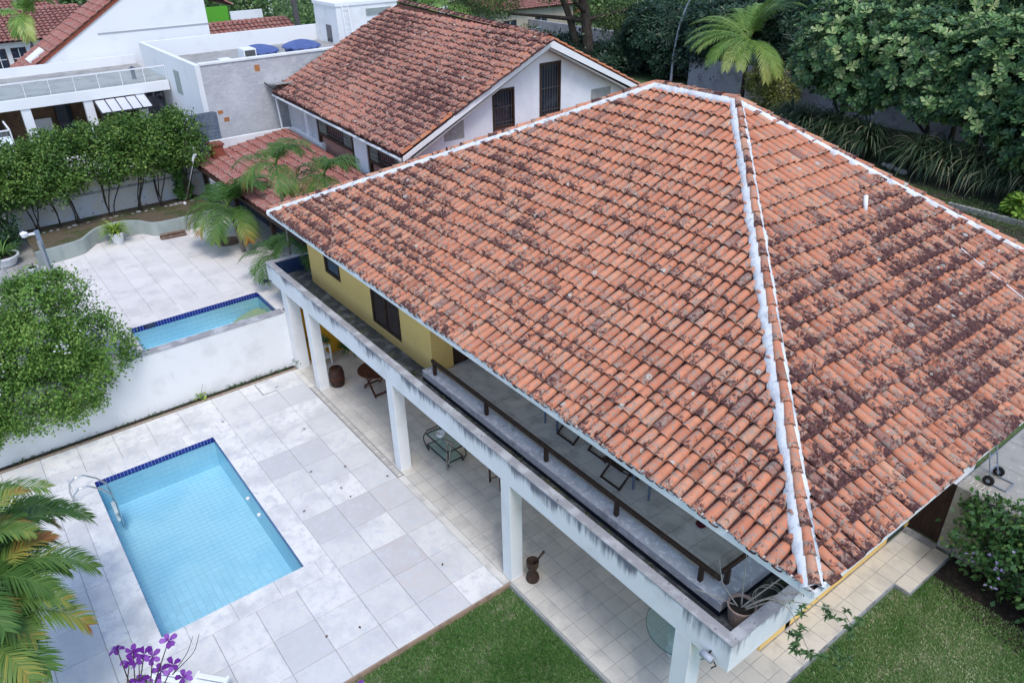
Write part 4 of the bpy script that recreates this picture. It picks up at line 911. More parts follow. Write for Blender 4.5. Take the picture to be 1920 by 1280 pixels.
MB().box(-36.5, 41.2, Z0, -21, 41.45, 2.15).box(-21.0, 41.2, Z0, -6, 41.45, 2.0).build('rear_garden_wall', M('rear_wall', (.40, .38, .40), [(1.2, (.30, .28, .29), .45, .65), (7, (.52, .50, .52), .55, .68)], .9, (15, .4)), label='grey rear garden wall behind the coconut palm', cat='wall')
MB().box(-60, 44, Z0, -37, 44.3, 2.6).build('road_wall', bpy.data.materials['rear_wall'], label='long grey wall behind the dark trunked tree', cat='wall')
# ------------------------------------------------------------------ things on the veranda
terracotta = M('terracotta', (.50, .34, .26), [(6, (.40, .27, .20), .45, .65), (20, (.56, .45, .38), .6, .7)], .85, (40, .3))
iron_g = metal_dk
t = thing('oak_barrel', 'small dark wooden barrel with iron hoops beside the second column', 'barrel', (-14.55, .55, 0))
prof = [(.17, 0), (.205, .12), (.225, .28), (.225, .32), (.205, .48), (.17, .60)]
for k in range(16):
    a0, a1 = k*2*math.pi/16+.012, (k+1)*2*math.pi/16-.012
    P = [(-14.55 + r*math.cos(a), .55 + r*math.sin(a), z) for r, z in prof for a in (a0, a1)]; P += [(-14.55 + (r-.03)*math.cos(a), .55 + (r-.03)*math.sin(a), z) for r, z in prof for a in (a0, a1)]
    n = len(prof); F = [(2*i, 2*i+1, 2*i+3, 2*i+2) for i in range(n-1)] + [(2*n-2, 2*n-1, 4*n-1, 4*n-2), (1, 2*n+1, 2*n, 0)]
    MB().add(P, F).build('stave', woodred, t)
MB().lathe([(.001, .55), (.155, .555), (.155, .56)], (-14.55, .55, 0), 16, False).build('barrel_head', wood, t)
for z, r in ((.05, .19), (.18, .219), (.42, .219), (.55, .19)): MB().lathe([(r, z-.018), (r+.008, z-.018), (r+.008, z+.018), (r, z+.018)], (-14.55, .55, 0), 20, False).build('hoop', metal_dk, t)

def potplant(name, label, loc, r, h, mat, cat='plant', leaf=None, n=40, ll=.3, w=.03, up=.8, seed=1, parts=True, soil_=True):
    t = thing(name, label, cat, loc); x, y, z = loc
    MB().lathe([(r*.7, 0), (r*.95, h*.85), (r*1.06, h*.86), (r*1.06, h), (r*.9, h), (r*.88, h*.9)], loc, 18, True).build('pot', mat, t, smooth=False)
    MB().lathe([(.001, h*.93), (r*.9, h*.92)], loc, 14, False).build('potting_soil', soil, t)
    if leaf:
        rg = np.random.default_rng(seed); Vs, Fs, A_ = strap_leaves(rg, V3(x, y, z+h*.9), n, ll, w, up)
        obj_np('leaves', mesh_np('leaves', Vs, Fs, leaf, {'rnd': A_}), t)
    return t
def strap_leaves(rg, base, n, L, w, up, spread=.06, seg=4):
    Vs, Fs, A_ = [], [], []; k = 0
    for i in range(n):
        az = rg.uniform(0, 6.283); el = np.clip(rg.normal(up, .28), .15, 1.5); l = L*rg.uniform(.6, 1.1); ww = w*rg.uniform(.7, 1.2)
        d = V3(math.cos(az), math.sin(az), 0); sd = V3(-d[1], d[0], 0); p = base + d*rg.uniform(0, spread) ; c = rg.random()
        for s in range(seg+1):
            tt = s/seg; ww_ = ww*(1 - tt**2.2)*(.6+.4*min(1, tt*4)) + .001
            Vs += [p - sd*ww_/2, p + sd*ww_/2]; A_ += [c, c]
            if s < seg:
                Fs.append((k+2*s, k+2*s+1, k+2*s+3, k+2*s+2))
                p = p + (d*math.cos(el) + V3(0, 0, math.sin(el)))*l/seg; el -= rg.uniform(.25, .55)*(1.0 if seg > 3 else 1.3)
        k += 2*(seg+1)
    return np.array(Vs), np.array(Fs), np.array(A_)
LF_dark = leafmat('dark_leaf', [(0, (.012, .028, .012)), (.5, (.030, .065, .022)), (1, (.065, .12, .045))])
LF_mid = leafmat('mid_leaf', [(0, (.018, .045, .012)), (.5, (.050, .115, .025)), (1, (.12, .20, .055))])
LF_bright = leafmat('bright_leaf', [(0, (.05, .10, .015)), (.5, (.12, .20, .025)), (1, (.24, .30, .06))])
LF_palm = leafmat('palm_leaf', [(0, (.014, .040, .010)), (.4, (.042, .095, .020)), (.72, (.095, .15, .035)), (.9, (.22, .19, .04)), (1, (.20, .085, .025))], .45, .3)
LF_coco = leafmat('coconut_leaf', [(0, (.04, .09, .02)), (.5, (.12, .20, .045)), (1, (.30, .36, .10))], .35, .3)
white_fl = leafmat('white_petal', [(0, (.70, .72, .70)), (1, (.85, .86, .84))], .6, .3)
purple_fl = leafmat('purple_petal', [(0, (.035, .003, .075)), (.5, (.10, .014, .17)), (1, (.20, .075, .29))], .5, .35)
blue_fl = leafmat('blue_petal', [(0, (.16, .14, .60)), (1, (.28, .25, .80))], .5, .3)

t = thing('plant_stand', 'white slatted plant stand behind the first column', 'stand', (-16.05, .75, 0))
for x, y in ((-16.3, .5), (-16.3, .95), (-15.85, .5), (-15.85, .95)): MB().box(x, y, 0, x+.045, y+.045, .66).build('leg', whitec, t)
for z in (.22, .62):
    for k in range(6): MB().box(-16.31+k*.085, .5, z, -16.245+k*.085, 1.0, z+.02).build('slat', whitec, t)
for i, (x, y, lab) in enumerate(((-16.2, .62, 'white flowering pot plant at the front of the white plant stand'), (-15.98, .88, 'leafy pot plant at the back of the white plant stand'))):
    p = potplant('flower_pot', lab, (x, y, .64), .075, .12, terracotta, 'plant', LF_dark, 46, .26, .05, .7, 60+i)
    if i == 0:
        Vs, Fs, A_ = strap_leaves(np.random.default_rng(3), V3(x, y, .92), 26, .13, .09, .9, .10, 2); obj_np('blossom', mesh_np('blossom', Vs, Fs, white_fl, {'rnd': A_}), p)
potplant('strap_leaf_plant', 'small strap leaved plant in a dark pot at the foot of the white wall', (-16.33, .17, 0), .08, .17, bluepaint, 'plant', LF_dark, 16, .5, .035, .7, 7)
potplant('bushy_plant', 'low bushy plant in a wide bowl at the veranda end', (-16.05, 1.75, 0), .26, .22, terracotta, 'plant', LF_mid, 190, .5, .05, .8, 8)
t = thing('round_wood_table', 'round dark wood folding table under the veranda', 'table', (-13.55, 1.35, 0))
MB().lathe([(.50, .70), (.52, .71), (.52, .735), (.50, .74)], (-13.55, 1.35, 0), 28).build('table_top', woodred, t)
for s in (-1, 1):
    MB().bar((-13.55-.35*s, 1.35-.25, 0), (-13.55+.30*s, 1.35-.25, .70), .05, .035).build('leg', woodred, t)
    MB().bar((-13.55-.35*s, 1.35+.25, 0), (-13.55+.30*s, 1.35+.25, .70), .05, .035).build('leg', woodred, t)
MB().bar((-13.9, 1.1, .08), (-13.9, 1.6, .08), .04).bar((-13.2, 1.1, .08), (-13.2, 1.6, .08), .04).build('stretcher', woodred, t)
# iron tea trolley
t = thing('iron_trolley', 'black wrought iron and glass side table behind the third column', 'table', (-9.65, 1.2, 0))
x0, x1, y0, y1 = -10.2, -9.2, 1.0, 1.45
for z, nm in ((.50, 'upper_glass'), (.16, 'lower_glass')):
    MB().box(x0, y0, z, x1, y1, z+.012).build(nm, glass_m, t)
    MB().bar((x0, y0, z), (x1, y0, z), .025).bar((x0, y1, z), (x1, y1, z), .025).bar((x0, y0, z), (x0, y1, z), .025).bar((x1, y0, z), (x1, y1, z), .025).build('tray_frame', iron_g, t)
for x, dx in ((x0, -1), (x1, 1)):
    for y, dy in ((y0, -1), (y1, 1)):
        a = np.linspace(0, 1, 14); P = np.stack([x + dx*(.10*np.sin(a*math.pi*1.2)), y + dy*.04*np.sin(a*math.pi), .56 - .56*a], 1); MB().tube(P, .016, 6).build('leg', iron_g, t, smooth=True)
        th = np.linspace(0, 4.5, 12); MB().tube(np.stack([x + dx*(-.02 + .05*np.cos(th)), np.full(12, y), .06 + .05*np.sin(th)], 1), .012, 6).build('scroll_foot', iron_g, t, smooth=True)
MB().bar((x0, y1, .60), (x1, y1, .60), .018).bar((x0, y0, .60), (x0, y1, .60), .018).build('gallery_rail', iron_g, t)
for k in range(12): MB().tube([(x0+.04+k*.084, y1, .51), (x0+.06+k*.084, y1, .55), (x0+.04+k*.084, y1, .60)], .007, 5).build('gallery_twist', iron_g, t)
for k in range(5): MB().tube([(x0, y0+.05+k*.085, .51), (x0, y0+.07+k*.085, .55), (x0, y0+.05+k*.085, .60)], .007, 5).build('gallery_twist', iron_g, t)
MB().lathe([(.06, 0), (.10, .05), (.115, .13), (.108, .13), (.09, .04), (.001, .02)], (-9.85, 1.22, .513), 20, False).build('white_bowl', whitec, smooth=True, label='white glazed bowl on the black iron side table', cat='bowl')
t = thing('wooden_crutch', 'old weathered wooden crutch leaning on the iron side table', 'crutch', (-9.12, .95, 0))
gwood = M('grey_wood', (.30, .26, .22), [(12, (.22, .19, .16), .45, .6)], .8)
MB().bar((-9.16, .93, 0), (-9.25, 1.05, .80), .035).bar((-9.08, .94, .25), (-9.14, 1.1, .80), .03).build('shaft', gwood, t); MB().bar((-9.33, 1.04, .81), (-9.06, 1.1, .81), .05, .04).build('crosspiece', gwood, t)
t = thing('dark_chair', 'dark wooden chair half hidden behind the fourth column beam', 'chair', (-7.9, 1.75, 0))
for x, y, z in ((-8.12, 1.52, .44), (-7.68, 1.52, .44), (-8.12, 1.98, .88), (-7.68, 1.98, .88)): MB().box(x-.02, y-.02, 0, x+.02, y+.02, z).build('leg', wood, t)
MB().box(-8.15, 1.5, .42, -7.65, 2.0, .46).build('seat', wood, t); MB().box(-8.12, 1.97, .55, -7.68, 1.99, .88).build('backrest', wood, t)
MB().bar((-8.12, 1.52, .1), (-7.68, 1.98, .38), .02).build('brace', wood, t)
# mortar and pestle
t = MB().lathe([(.13, 0), (.145, .05), (.13, .14), (.075, .24), (.085, .30), (.125, .40), (.135, .55), (.12, .56), (.10, .42), (.001, .36)], (-5.02, .38, 0), 18, False).build('wooden_mortar', wood, smooth=True, label='tall dark wooden mortar behind the fourth column', cat='mortar')
MB().tube([(-5.02, .38, .40), (-4.93, .50, .66), (-4.88, .57, .80)], [.02, .022, .03], 8).build('wooden_pestle', wood, smooth=True, label='dark wooden pestle standing in the mortar', cat='pestle')
# glass table on carved stone
t = thing('glass_table', 'round glass topped table on a carved pale stone base near the front corner column', 'table', (-1.85, 1.5, 0))
MB().lathe([(.001, .73), (.74, .73), (.745, .737), (.74, .745), (.001, .745)], (-1.85, 1.5, 0), 48, False).build('glass_top', glass_m, t)
MB().lathe([(.738, .727), (.748, .737), (.738, .748)], (-1.85, 1.5, 0), 48, False).build('glass_edge', M('glass_rim', (.02, .07, .06), (), .1, None, .6), t)
carve = M('carved_stone', (.62, .61, .57), [(8, (.42, .42, .39), .45, .62)], .85, (18, 1.0))
MB().lathe([(.22, 0), (.24, .06), (.17, .12), (.15, .2), (.22, .3), (.24, .42), (.17, .5), (.14, .58), (.24, .66), (.25, .70), (.2, .728)], (-1.9, 1.42, 0), 22).build('stone_base', carve, t, smooth=True)
# lamps on the beam
t = thing('beam_floodlight', 'small grey floodlight under the front beam corner', 'lamp', (-.30, -.08, 2.7))
MB().tube([(-.42, -.09, 2.72), (-.22, -.09, 2.72)], .055, 12).build('lamp_body', M('grey_metal', (.36, .38, .44), (), .4, None, .5), t, smooth=True)
MB().bar((-.32, -.09, 2.72), (-.32, 0, 2.78), .025).tube([(-.2, -.07, 2.70), (-.17, -.05, 2.62), (-.22, -.06, 2.55), (-.24, -.05, 2.5)], .01, 5).build('bracket', metal_dk, t)
t = thing('wall_spotlight', 'small dark spotlight on the far left end of the white beam', 'lamp', (-17.2, -.1, 2.62))
MB().tube([(-17.35, -.14, 2.62), (-17.22, -.06, 2.66)], [.06, .03], 10).build('lamp_head', metal_dk, t); MB().bar((-17.22, -.06, 2.66), (-17.12, 0, 2.66), .02).build('bracket', metal_dk, t)
# balcony chairs
bz = 2.751
def folding(x, y, lab, rot=0):
    t = thing('folding_chair', lab, 'chair', (x, y, bz), 'dark folding chairs on the balcony')
    for dx in (0, .50):
        MB().bar((x+dx, y-.25, bz), (x+dx, y+.30, bz+.48), .035, .025).build('leg', wood, t); MB().bar((x+dx+.02, y+.28, bz), (x+dx+.02, y-.22, bz+.46), .035, .025).build('leg', wood, t)
        MB().bar((x+dx, y+.22, bz+.40), (x+dx, y+.42, bz+.90), .035, .025).build('back_post', wood, t)
    MB().bar((x, y-.24, bz+.03), (x+.5, y-.24, bz+.03), .03).bar((x, y+.27, bz+.03), (x+.5, y+.27, bz+.03), .03).build('stretcher', wood, t)
    for k in range(6): MB().box(x, y-.24+k*.085, bz+.455, x+.52, y-.175+k*.085, bz+.475).build('seat_slat', wood, t)
    for k in range(4): MB().obox((x+.25, y+.27+k*.04, bz+.55+k*.10), (.5, .015, .06), (1, 0, 0), (0, .35, 1)).build('back_slat', wood, t)
folding(-5.80, 1.92, 'dark folding chair next to the grey plastic chair near the balcony door'); folding(-4.98, 2.05, 'dark folding chair half under the eave in the middle of the balcony'); folding(-4.22, 1.68, 'dark folding chair standing furthest out on the balcony')
grey_pl = M('blue_grey_plastic', (.16, .20, .27), [(4, (.12, .15, .21), .45, .65)], .5)
for x, y, lab in ((-6.28, 1.72, 'blue grey plastic chair nearest the balcony door'), (-3.60, 1.66, 'blue grey plastic chair nearest the balcony corner')):
    t = thing('plastic_chair', lab, 'chair', (x, y, bz), 'plastic chairs on the balcony')
    for dx, dy, h_ in ((0, 0, .42), (.40, 0, .42), (0, .40, .8), (.40, .40, .8)): MB().box(x+dx, y+dy, bz, x+dx+.035, y+dy+.035, bz+h_).build('leg', grey_pl, t)
    MB().box(x-.01, y-.01, bz+.40, x+.445, y+.445, bz+.43).build('seat', grey_pl, t, bevel=.01); MB().box(x, y+.41, bz+.5, x+.435, y+.43, bz+.8).build('backrest', grey_pl, t)
    MB().bar((x+.017, y, bz+.60), (x+.017, y+.42, bz+.62), .04, .03).bar((x+.418, y, bz+.60), (x+.418, y+.42, bz+.62), .04, .03).build('arm', grey_pl, t)
rg = np.random.default_rng(5); a = np.linspace(0, 6.283, 13)[:-1]
MB().lathe([(.08, 0), (.10, .04), (.06, .09), (.001, .10)], (-2.15, 1.93, bz), 8).build('red_cloth', M('crimson_cloth', (.12, .012, .02), [(20, (.07, .01, .015), .45, .6)], .9, (20, 1.0)), label='crumpled dark red cloth on the balcony floor', cat='cloth')
# big pot with the trailing plant, and the hose
pt = thing('ribbed_pot', 'ribbed terracotta pot with bare trailing stems at the beam corner', 'plant', (-.42, .78, 2.722))
n = 40; Vv = []; prof = [(.155, 0), (.165, .03), (.20, .32), (.215, .33), (.222, .38), (.20, .385), (.185, .34)]
for r, z in prof:
    Vv += [(-.42 + (r + (.006 if (j % 2 and .02 < z < .33) else 0))*math.cos(j*2*math.pi/n), .78 + (r + (.006 if (j % 2 and .02 < z < .33) else 0))*math.sin(j*2*math.pi/n), 2.724+z) for j in range(n)]
MB().add(Vv, [(i*n+j, i*n+(j+1) % n, (i+1)*n+(j+1) % n, (i+1)*n+j) for i in range(len(prof)-1) for j in range(n)]).build('pot', terracotta, pt)
MB().lathe([(.19, .33), (.001, .35)], (-.42, .78, 2.724), 20, False).build('potting_soil', soil, pt)
bark_p = M('pale_bark', (.40, .36, .30), [(20, (.30, .27, .22), .45, .6)], .8)
def spline(P, n=24):
    P = np.array(P, float); tt = np.linspace(0, len(P)-1, n); Q = np.stack([np.interp(tt, np.arange(len(P)), P[:, k]) for k in range(3)], 1)
    for _ in range(3): Q[1:-1] = (Q[:-2]+2*Q[1:-1]+Q[2:])/4
    return Q
ends = [[(-.40, .45, 3.05), (-.25, .75, 3.22), (-.05, 1.25, 3.30), (.20, 1.75, 3.15), (.42, 2.0, 2.8)],
        [(-.38, .46, 3.05), (-.18, .85, 3.28), (.10, 1.1, 3.2), (.30, 1.35, 2.7), (.42, 1.55, 2.2)],
        [(-.36, .44, 3.05), (-.1, .9, 3.25), (.22, 1.5, 3.1), (.55, 2.05, 2.9), (.62, 2.25, 2.5)],
        [(-.42, .42, 3.05), (-.3, .7, 3.3), (-.2, 1.6, 3.45), (.05, 2.2, 3.5)],
        [(-.46, .40, 3.05), (-.75, .45, 3.35), (-.9, .6, 3.75)], [(-.44, .46, 3.05), (-.55, .7, 3.4), (-.7, 1.0, 3.8)], [(-.5, .4, 3.05), (-.8, .25, 3.2), (-.95, .2, 3.3)]]
ends = [[(x, y + .34*max(0, 1 - i/3), z) for i, (x, y, z) in enumerate(e)] for e in ends]
for e in ends: MB().tube(spline(e), np.linspace(.014, .005, 24), 5).build('stem', bark_p, pt)
rg = np.random.default_rng(9)
for c_, k in (((.42, 1.95, 2.85), 4), ((.25, 1.3, 2.75), 7), ((.42, 1.55, 2.25), 8), ((.62, 2.25, 2.5), 8), ((.68, 1.9, 2.15), 6), ((.05, 1.45, 3.05), 5)):
    for q in range(k):
        b = V3(*c_) + rg.normal(0, .09, 3); Vs, Fs, A_ = strap_leaves(rg, b, 8, .125, .036, .25, .008, 3); obj_np('leaf_whorl', mesh_np('leaf_whorl', Vs, Fs, LF_dark, {'rnd': A_}), pt)
th = np.linspace(0, 15, 90); r = .23 + .02*np.sin(th*.7)
MB().tube(np.stack([-.43 + r*np.cos(th)*.85, 1.45 + r*np.sin(th)*1.1 + .012*th, 2.735 + .004*th/3 + .01*np.sin(th*2.3)], 1), .011, 6).build('garden_hose', M('pale_hose', (.50, .48, .42), (), .6), smooth=True, label='coiled pale garden hose in the roof gutter behind the ribbed pot', cat='hose')
MB().lathe([(.06, 0), (.07, .012), (.001, .014)], (-.40, 1.75, 2.722), 12, False).build('drain_cap', metal_dk, H)
# loungers at the pool's near end
for x, y, lab in ((-6.95, -6.95, 'white slatted sun lounger end nearest the purple flowers'), (-6.35, -6.35, 'white slatted sun lounger end nearest the lawn')):
    t = thing('sun_lounger', lab, 'lounger', (x, y, 0), 'white sun loungers'); d = V3(.66, -.75, 0); sd = V3(.75, .66, 0); o = V3(x, y, .33) + sd*.0 + V3(-.25, .55, 0)
    MB().obox(o + d*.85 - sd*.29, (1.8, .05, .07), d).obox(o + d*.85 + sd*.29, (1.8, .05, .07), d).build('side_rail', whitec, t)
    for k in range(14): MB().obox(o + d*(.02+.125*k), (.10, .56, .025), d).build('slat', whitec, t, bevel=.008)
    for a_ in (.15, 1.55):
        for s in (-1, 1): MB().bar(o + d*a_ + sd*.27*s, o + d*a_ + sd*.27*s - V3(0, 0, .33), .05).build('leg', whitec, t)
# ------------------------------------------------------------------ right hand side: gate, pillar, hand truck
g = thing('wooden_gate', 'dark brown boarded gate between the house corner and the vine wall', 'gate', (-.6, 8.06, 0))
gm = M('gate_wood', (.030, .016, .013), [(10, (.055, .028, .02), .45, .65, (1, 1, .2))], .6, (30, .5))
for k in range(6): MB().box(-.95+k*.112, 8.04, .03, -.95+k*.112+.107, 8.08, 1.62).build('board', gm, g)
for z in (.12, 1.48): MB().box(-.95, 8.08, z, -.29, 8.11, z+.1).build('ledger', gm, g)
vw = MB().box(-.27, 8.0, -.1, .02, 8.28, 1.66).box(.02, 8.05, -.1, 7.5, 8.22, 1.6).build('garden_wall', concrete, label='rough concrete garden wall carrying the flowering vine', cat='wall')
yard = MB().box(-.95, 8.29, -.12, 9, 22, -.015).build('side_yard', grout, kind='structure')
cells(yard, 'yard_slab', [(x, y, x+1.2, y+1.2, 0) for x in np.arange(-.94, 4.5, 1.2) for y in np.arange(8.3, 14.6, 1.2)], concrete, lambda i, r: (1, 1, 1), gap=.006)
ht = thing('hand_truck', 'blue grey hand truck with black wheels leaning on the house wall', 'hand truck', (-.55, 11.1, 0))
hb = M('truck_blue', (.22, .27, .34), [(9, (.16, .2, .26), .45, .65)], .5)
for y in (10.95, 11.35):
    MB().tube([(-.48, y, .1), (-.80, y, 1.15), (-.84, y, 1.28)], .02, 8).build('stile', hb, ht); MB().tube([(-.84, y, 1.28), (-.74, y, 1.36), (-.60, y, 1.36)], .022, 8).build('handle', metal_dk, ht)
    w = MB().tube([(-.50, y-.10 if y < 11 else y+.05, .13), (-.50, y-.04 if y < 11 else y+.11, .13)], .13, 18).build('wheel', M('black_rubber', (.02, .02, .022), (), .7, None) if y < 11 else bpy.data.materials['black_rubber'], ht)
    MB().tube([(-.50, y-.11 if y < 11 else y+.04, .13), (-.50, y-.03 if y < 11 else y+.12, .13)], .05, 10).build('hub', hb, w)
for z in (.35, .7, 1.0): MB().bar((-.48-.3*(z-.1), 10.95, z), (-.48-.3*(z-.1), 11.35, z), .03).build('cross_bar', hb, ht)
MB().bar((-.46, 10.93, .03), (-.10, 10.93, .03), .025).bar((-.46, 11.37, .03), (-.10, 11.37, .03), .025).bar((-.10, 10.93, .03), (-.10, 11.37, .03), .025).build('toe_frame', hb, ht)
rk_ = thing('wire_rack', 'thin white wire rack lying in front of the hand truck', 'rack', (-.35, 10.2, 0))
for k in range(5): MB().tube([(-.75+.13*k, 9.5, .03), (-.75+.13*k, 10.75, .03)], .006, 5).build('wire', whitec, rk_)
MB().add([(1.0, 9.2, .012), (1.9, 9.0, .012), (2.0, 9.35, .05), (1.3, 9.5, .03), (1.0, 9.4, .012)], [(0, 1, 2, 3, 4)]).build('plastic_sheet', whitec, label='crumpled white plastic sheet on the side yard', cat='sheet')
# ------------------------------------------------------------------ upper terrace things
potplant('areca_pot', 'bright green feathery palm in a white pot in the planter recess', (-25.75, -2.55, ZT), .24, .42, whitec, 'plant', LF_bright, 150, .75, .05, .95, 12)
potplant('spiky_pot', 'spiky plant in a wide white bowl at the left edge of the upper terrace', (-26.2, -6.15, ZT), .48, .34, whitec, 'plant', LF_mid, 90, .95, .035, .85, 13)
potplant('white_pot', 'small white pot at the foot of the blue grey lamp post', (-24.55, -5.5, ZT), .17, .28, whitec, 'plant', LF_dark, 18, .3, .04, .9, 14)
potplant('pale_urn', 'pale squat pot beside the bougainvillea bush on the upper terrace', (-24.0, -5.35, ZT), .2, .22, whitec, 'plant', LF_dark, 18, .25, .04, .9, 15)
lp = thing('terrace_lamp', 'blue grey square lamp post with a white lantern at the terrace edge', 'lamp', (-24.25, -5.05, ZT))
MB().box(-24.33, -5.12, ZT, -24.19, -4.98, 3.4).build('post', M('post_blue', (.20, .26, .32), [(4, (.15, .2, .25), .45, .65)], .6), lp)
MB().box(-24.30, -5.42, 3.30, -24.22, -5.12, 3.36).build('arm', whitec, lp); MB().lathe([(.09, 0), (.13, .12), (.12, .14), (.001, .2)], (-24.26, -5.42, 3.28), 6, True).build('lantern', whitec, lp)
MB().box(-24.12, -5.15, ZT, -24.02, -5.05, 3.1).build('second_post', M('grey_fence_post', (.28, .30, .32), (), .7), label='slim grey post behind the terrace lamp', cat='post')
ff = thing('floodlight_pole', 'thin leaning pole with a white floodlight in the bed beside the red roof', 'lamp', (-27.35, .42, 2.2))
MB().tube([(-27.35, .42, 2.2), (-26.9, 1.0, 3.95)], .022, 6).build('pole', steel, ff); MB().obox((-26.86, 1.04, 4.1), (.30, .2, .10), (.35, .4, 1)).build('lamp_head', whitec, ff, bevel=.02); MB().ball((-27.35, .42, 2.25), .07, 8).build('base_joint', whitec, ff)
t = None
for k, (dx, z) in enumerate(((0, .06), (.13, .06), (.065, .165))):
    MB().tube([(-25.1+dx, -1.25, ZT+z), (-25.0+dx, -.35, ZT+z)], .055, 9).build('log', M('bark_log', (.16, .10, .075), [(9, (.24, .18, .14), .45, .6)], .9) if k == 0 else bpy.data.materials['bark_log'], label='weathered log on the terrace by the planter wall, ' + ('nearest the planter', 'nearest the pool', 'lying on top of the other two')[k], cat='log', group='logs by the planter wall')
MB().lathe([(.45, 0), (.47, .02), (.001, .03)], (-23.2, .65, ZT+.002), 24, False).build('round_cover', M('brown_cover', (.20, .13, .10), [(6, (.14, .09, .07), .45, .6)], .8), label='round brown cover on the terrace under the palm', cat='cover')
slp = thing('street_lamp', 'tall curved grey street lamp behind the roof ridge', 'lamp', (-37.9, 41.0, 0))
MB().tube(spline([(-37.95, 40.9, 0), (-37.9, 40.9, 2), (-37.6, 40.9, 4.2), (-36.9, 40.9, 6.0), (-35.6, 40.9, 7.3)], 24), np.linspace(.11, .05, 24), 8).build('pole', M('galvanised', (.42, .44, .48), [(4, (.36, .38, .42), .45, .6)], .5), slp, smooth=True)
MB().obox((-35.2, 40.9, 7.4), (.8, .28, .12), (1, 0, .25)).build('lamp_head', bpy.data.materials['galvanised'], slp)
# ------------------------------------------------------------------ vegetation
bark = M('brown_bark', (.048, .037, .030), [(6, (.085, .068, .056), .45, .65, (1, 1, .3))], .95, (25, .8))
bark_g = M('grey_bark', (.20, .18, .16), [(7, (.12, .11, .10), .45, .6, (1, 1, 2.5))], .95, (25, .6))
def leaf_batch(P, D, Nn, L, W, fold=.12):
    n = len(P); D = D/np.linalg.norm(D, axis=1, keepdims=True); Sd = np.cross(D, Nn); Sd /= np.linalg.norm(Sd, axis=1, keepdims=True)+1e-9
    Nu = np.cross(Sd, D); L = np.broadcast_to(L, (n,))[:, None]; W = np.broadcast_to(W, (n,))[:, None]
    V = np.stack([P, P + D*L*.55 + Sd*W*.5 + Nu*L*fold, P + D*L, P + D*L*.55 - Sd*W*.5 + Nu*L*fold], 1).reshape(-1, 3)
    return V, np.arange(4*n).reshape(n, 4)
def unit(rg, n):
    v = rg.normal(0, 1, (n, 3)); return v/np.linalg.norm(v, axis=1, keepdims=True)
def crown(rg, blobs, n, L, W, clumps=60, cs=.28, fill=.25, up=.5):
    """leaf clumps over and inside ellipsoids (cx,cy,cz,rx,ry,rz)"""
    Bv = np.array(blobs, float); wt = Bv[:, 3]*Bv[:, 4] + Bv[:, 4]*Bv[:, 5]; wt /= wt.sum()
    K = clumps*len(Bv); bi = rg.choice(len(Bv), K, p=wt); u = unit(rg, K)
    rad = np.where(rg.random(K) < fill, rg.uniform(.35, .8, K), rg.uniform(.82, 1.1, K))[:, None]
    cc = Bv[bi, :3] + u*rad*Bv[bi, 3:]; cr = rg.random(K)
    k = rg.integers(0, K, n); s = cs*Bv[bi[k], 3:].mean(1, keepdims=True)
    P = cc[k] + rg.normal(0, 1, (n, 3))*s*.55
    outw = (P - Bv[bi[k], :3])/Bv[bi[k], 3:]; outw /= np.linalg.norm(outw, axis=1, keepdims=True)+1e-9
    D = outw*.7 + unit(rg, n)*.9 + [0, 0, -.15]; Nn = outw*.5 + unit(rg, n)*.6 + [0, 0, up]
    LL = L*rg.uniform(.7, 1.25, n)
    V, F = leaf_batch(P, D, Nn, LL, LL*W/L)
    return V, F, np.repeat(np.clip(.5*cr[k] + .5*rg.random(n), 0, 1), 4)
def rosettes(rg, blobs, n, L, W, per=8, tilt=.75):
    Bv = np.array(blobs, float); wt = Bv[:, 3]*Bv[:, 4]+Bv[:, 4]*Bv[:, 5]; wt /= wt.sum(); bi = rg.choice(len(Bv), n, p=wt); u = unit(rg, n)
    lump = 1 + .16*np.sin(u[:, 0]*5 + bi)*np.sin(u[:, 1]*6 + 1)*np.sin(u[:, 2]*5+2)
    C = Bv[bi, :3] + u*Bv[bi, 3:]*(np.where(rg.random(n) < .3, rg.uniform(.5, .85, n), rg.uniform(.9, 1.08, n))*lump)[:, None]
    ax = u + [0, 0, .7]; ax += unit(rg, n)*.35; ax /= np.linalg.norm(ax, axis=1, keepdims=True)
    t1 = np.cross(ax, [.3, .2, .9]); t1 /= np.linalg.norm(t1, axis=1, keepdims=True); t2 = np.cross(ax, t1)
    cr = rg.random(n); Vs, R = [], []; off = rg.uniform(0, 6.28, n)
    for j in range(per):
        a = (off + j*2.4)[:, None]; til = tilt + .25*(j/per - .5) + rg.normal(0, .12, (n, 1)); rd = t1*np.cos(a) + t2*np.sin(a)
        D = rd*np.sin(til + .45) + ax*np.cos(til + .45); Nn = ax*np.sin(til + .45) - rd*np.cos(til + .45)
        LL = (L*rg.uniform(.75, 1.15, n))[:, None]; Sd = np.cross(D, Nn); Sd /= np.linalg.norm(Sd, axis=1, keepdims=True)+1e-9; w_ = LL*W/L
        v = np.stack([C, C + D*LL*.5 + Sd*w_*.32, C + D*LL*.82 + Sd*w_*.5 + Nn*LL*.03, C + D*LL*1.0, C + D*LL*.82 - Sd*w_*.5 + Nn*LL*.03, C + D*LL*.5 - Sd*w_*.32], 1).reshape(-1, 3)
        Vs.append(v); R.append(np.repeat(np.clip(.62*cr**1.3 + .22*rg.random(n) + .16*(j < per*.4), 0, 1), 6))
    V = np.concatenate(Vs); return V, np.arange(len(V)).reshape(-1, 6), np.concatenate(R)
def foliage(t, name, data, mat, **k): return obj_np(name, mesh_np(name, data[0], data[1], mat, {'rnd': data[2]}), t, **k)
def stem(t, pts, r0, r1, mat=bark, name='trunk', n=7):
    Q = spline(pts, 16); return MB().tube(Q, np.linspace(r0, r1, 16), n).build(name, mat, t, smooth=True)
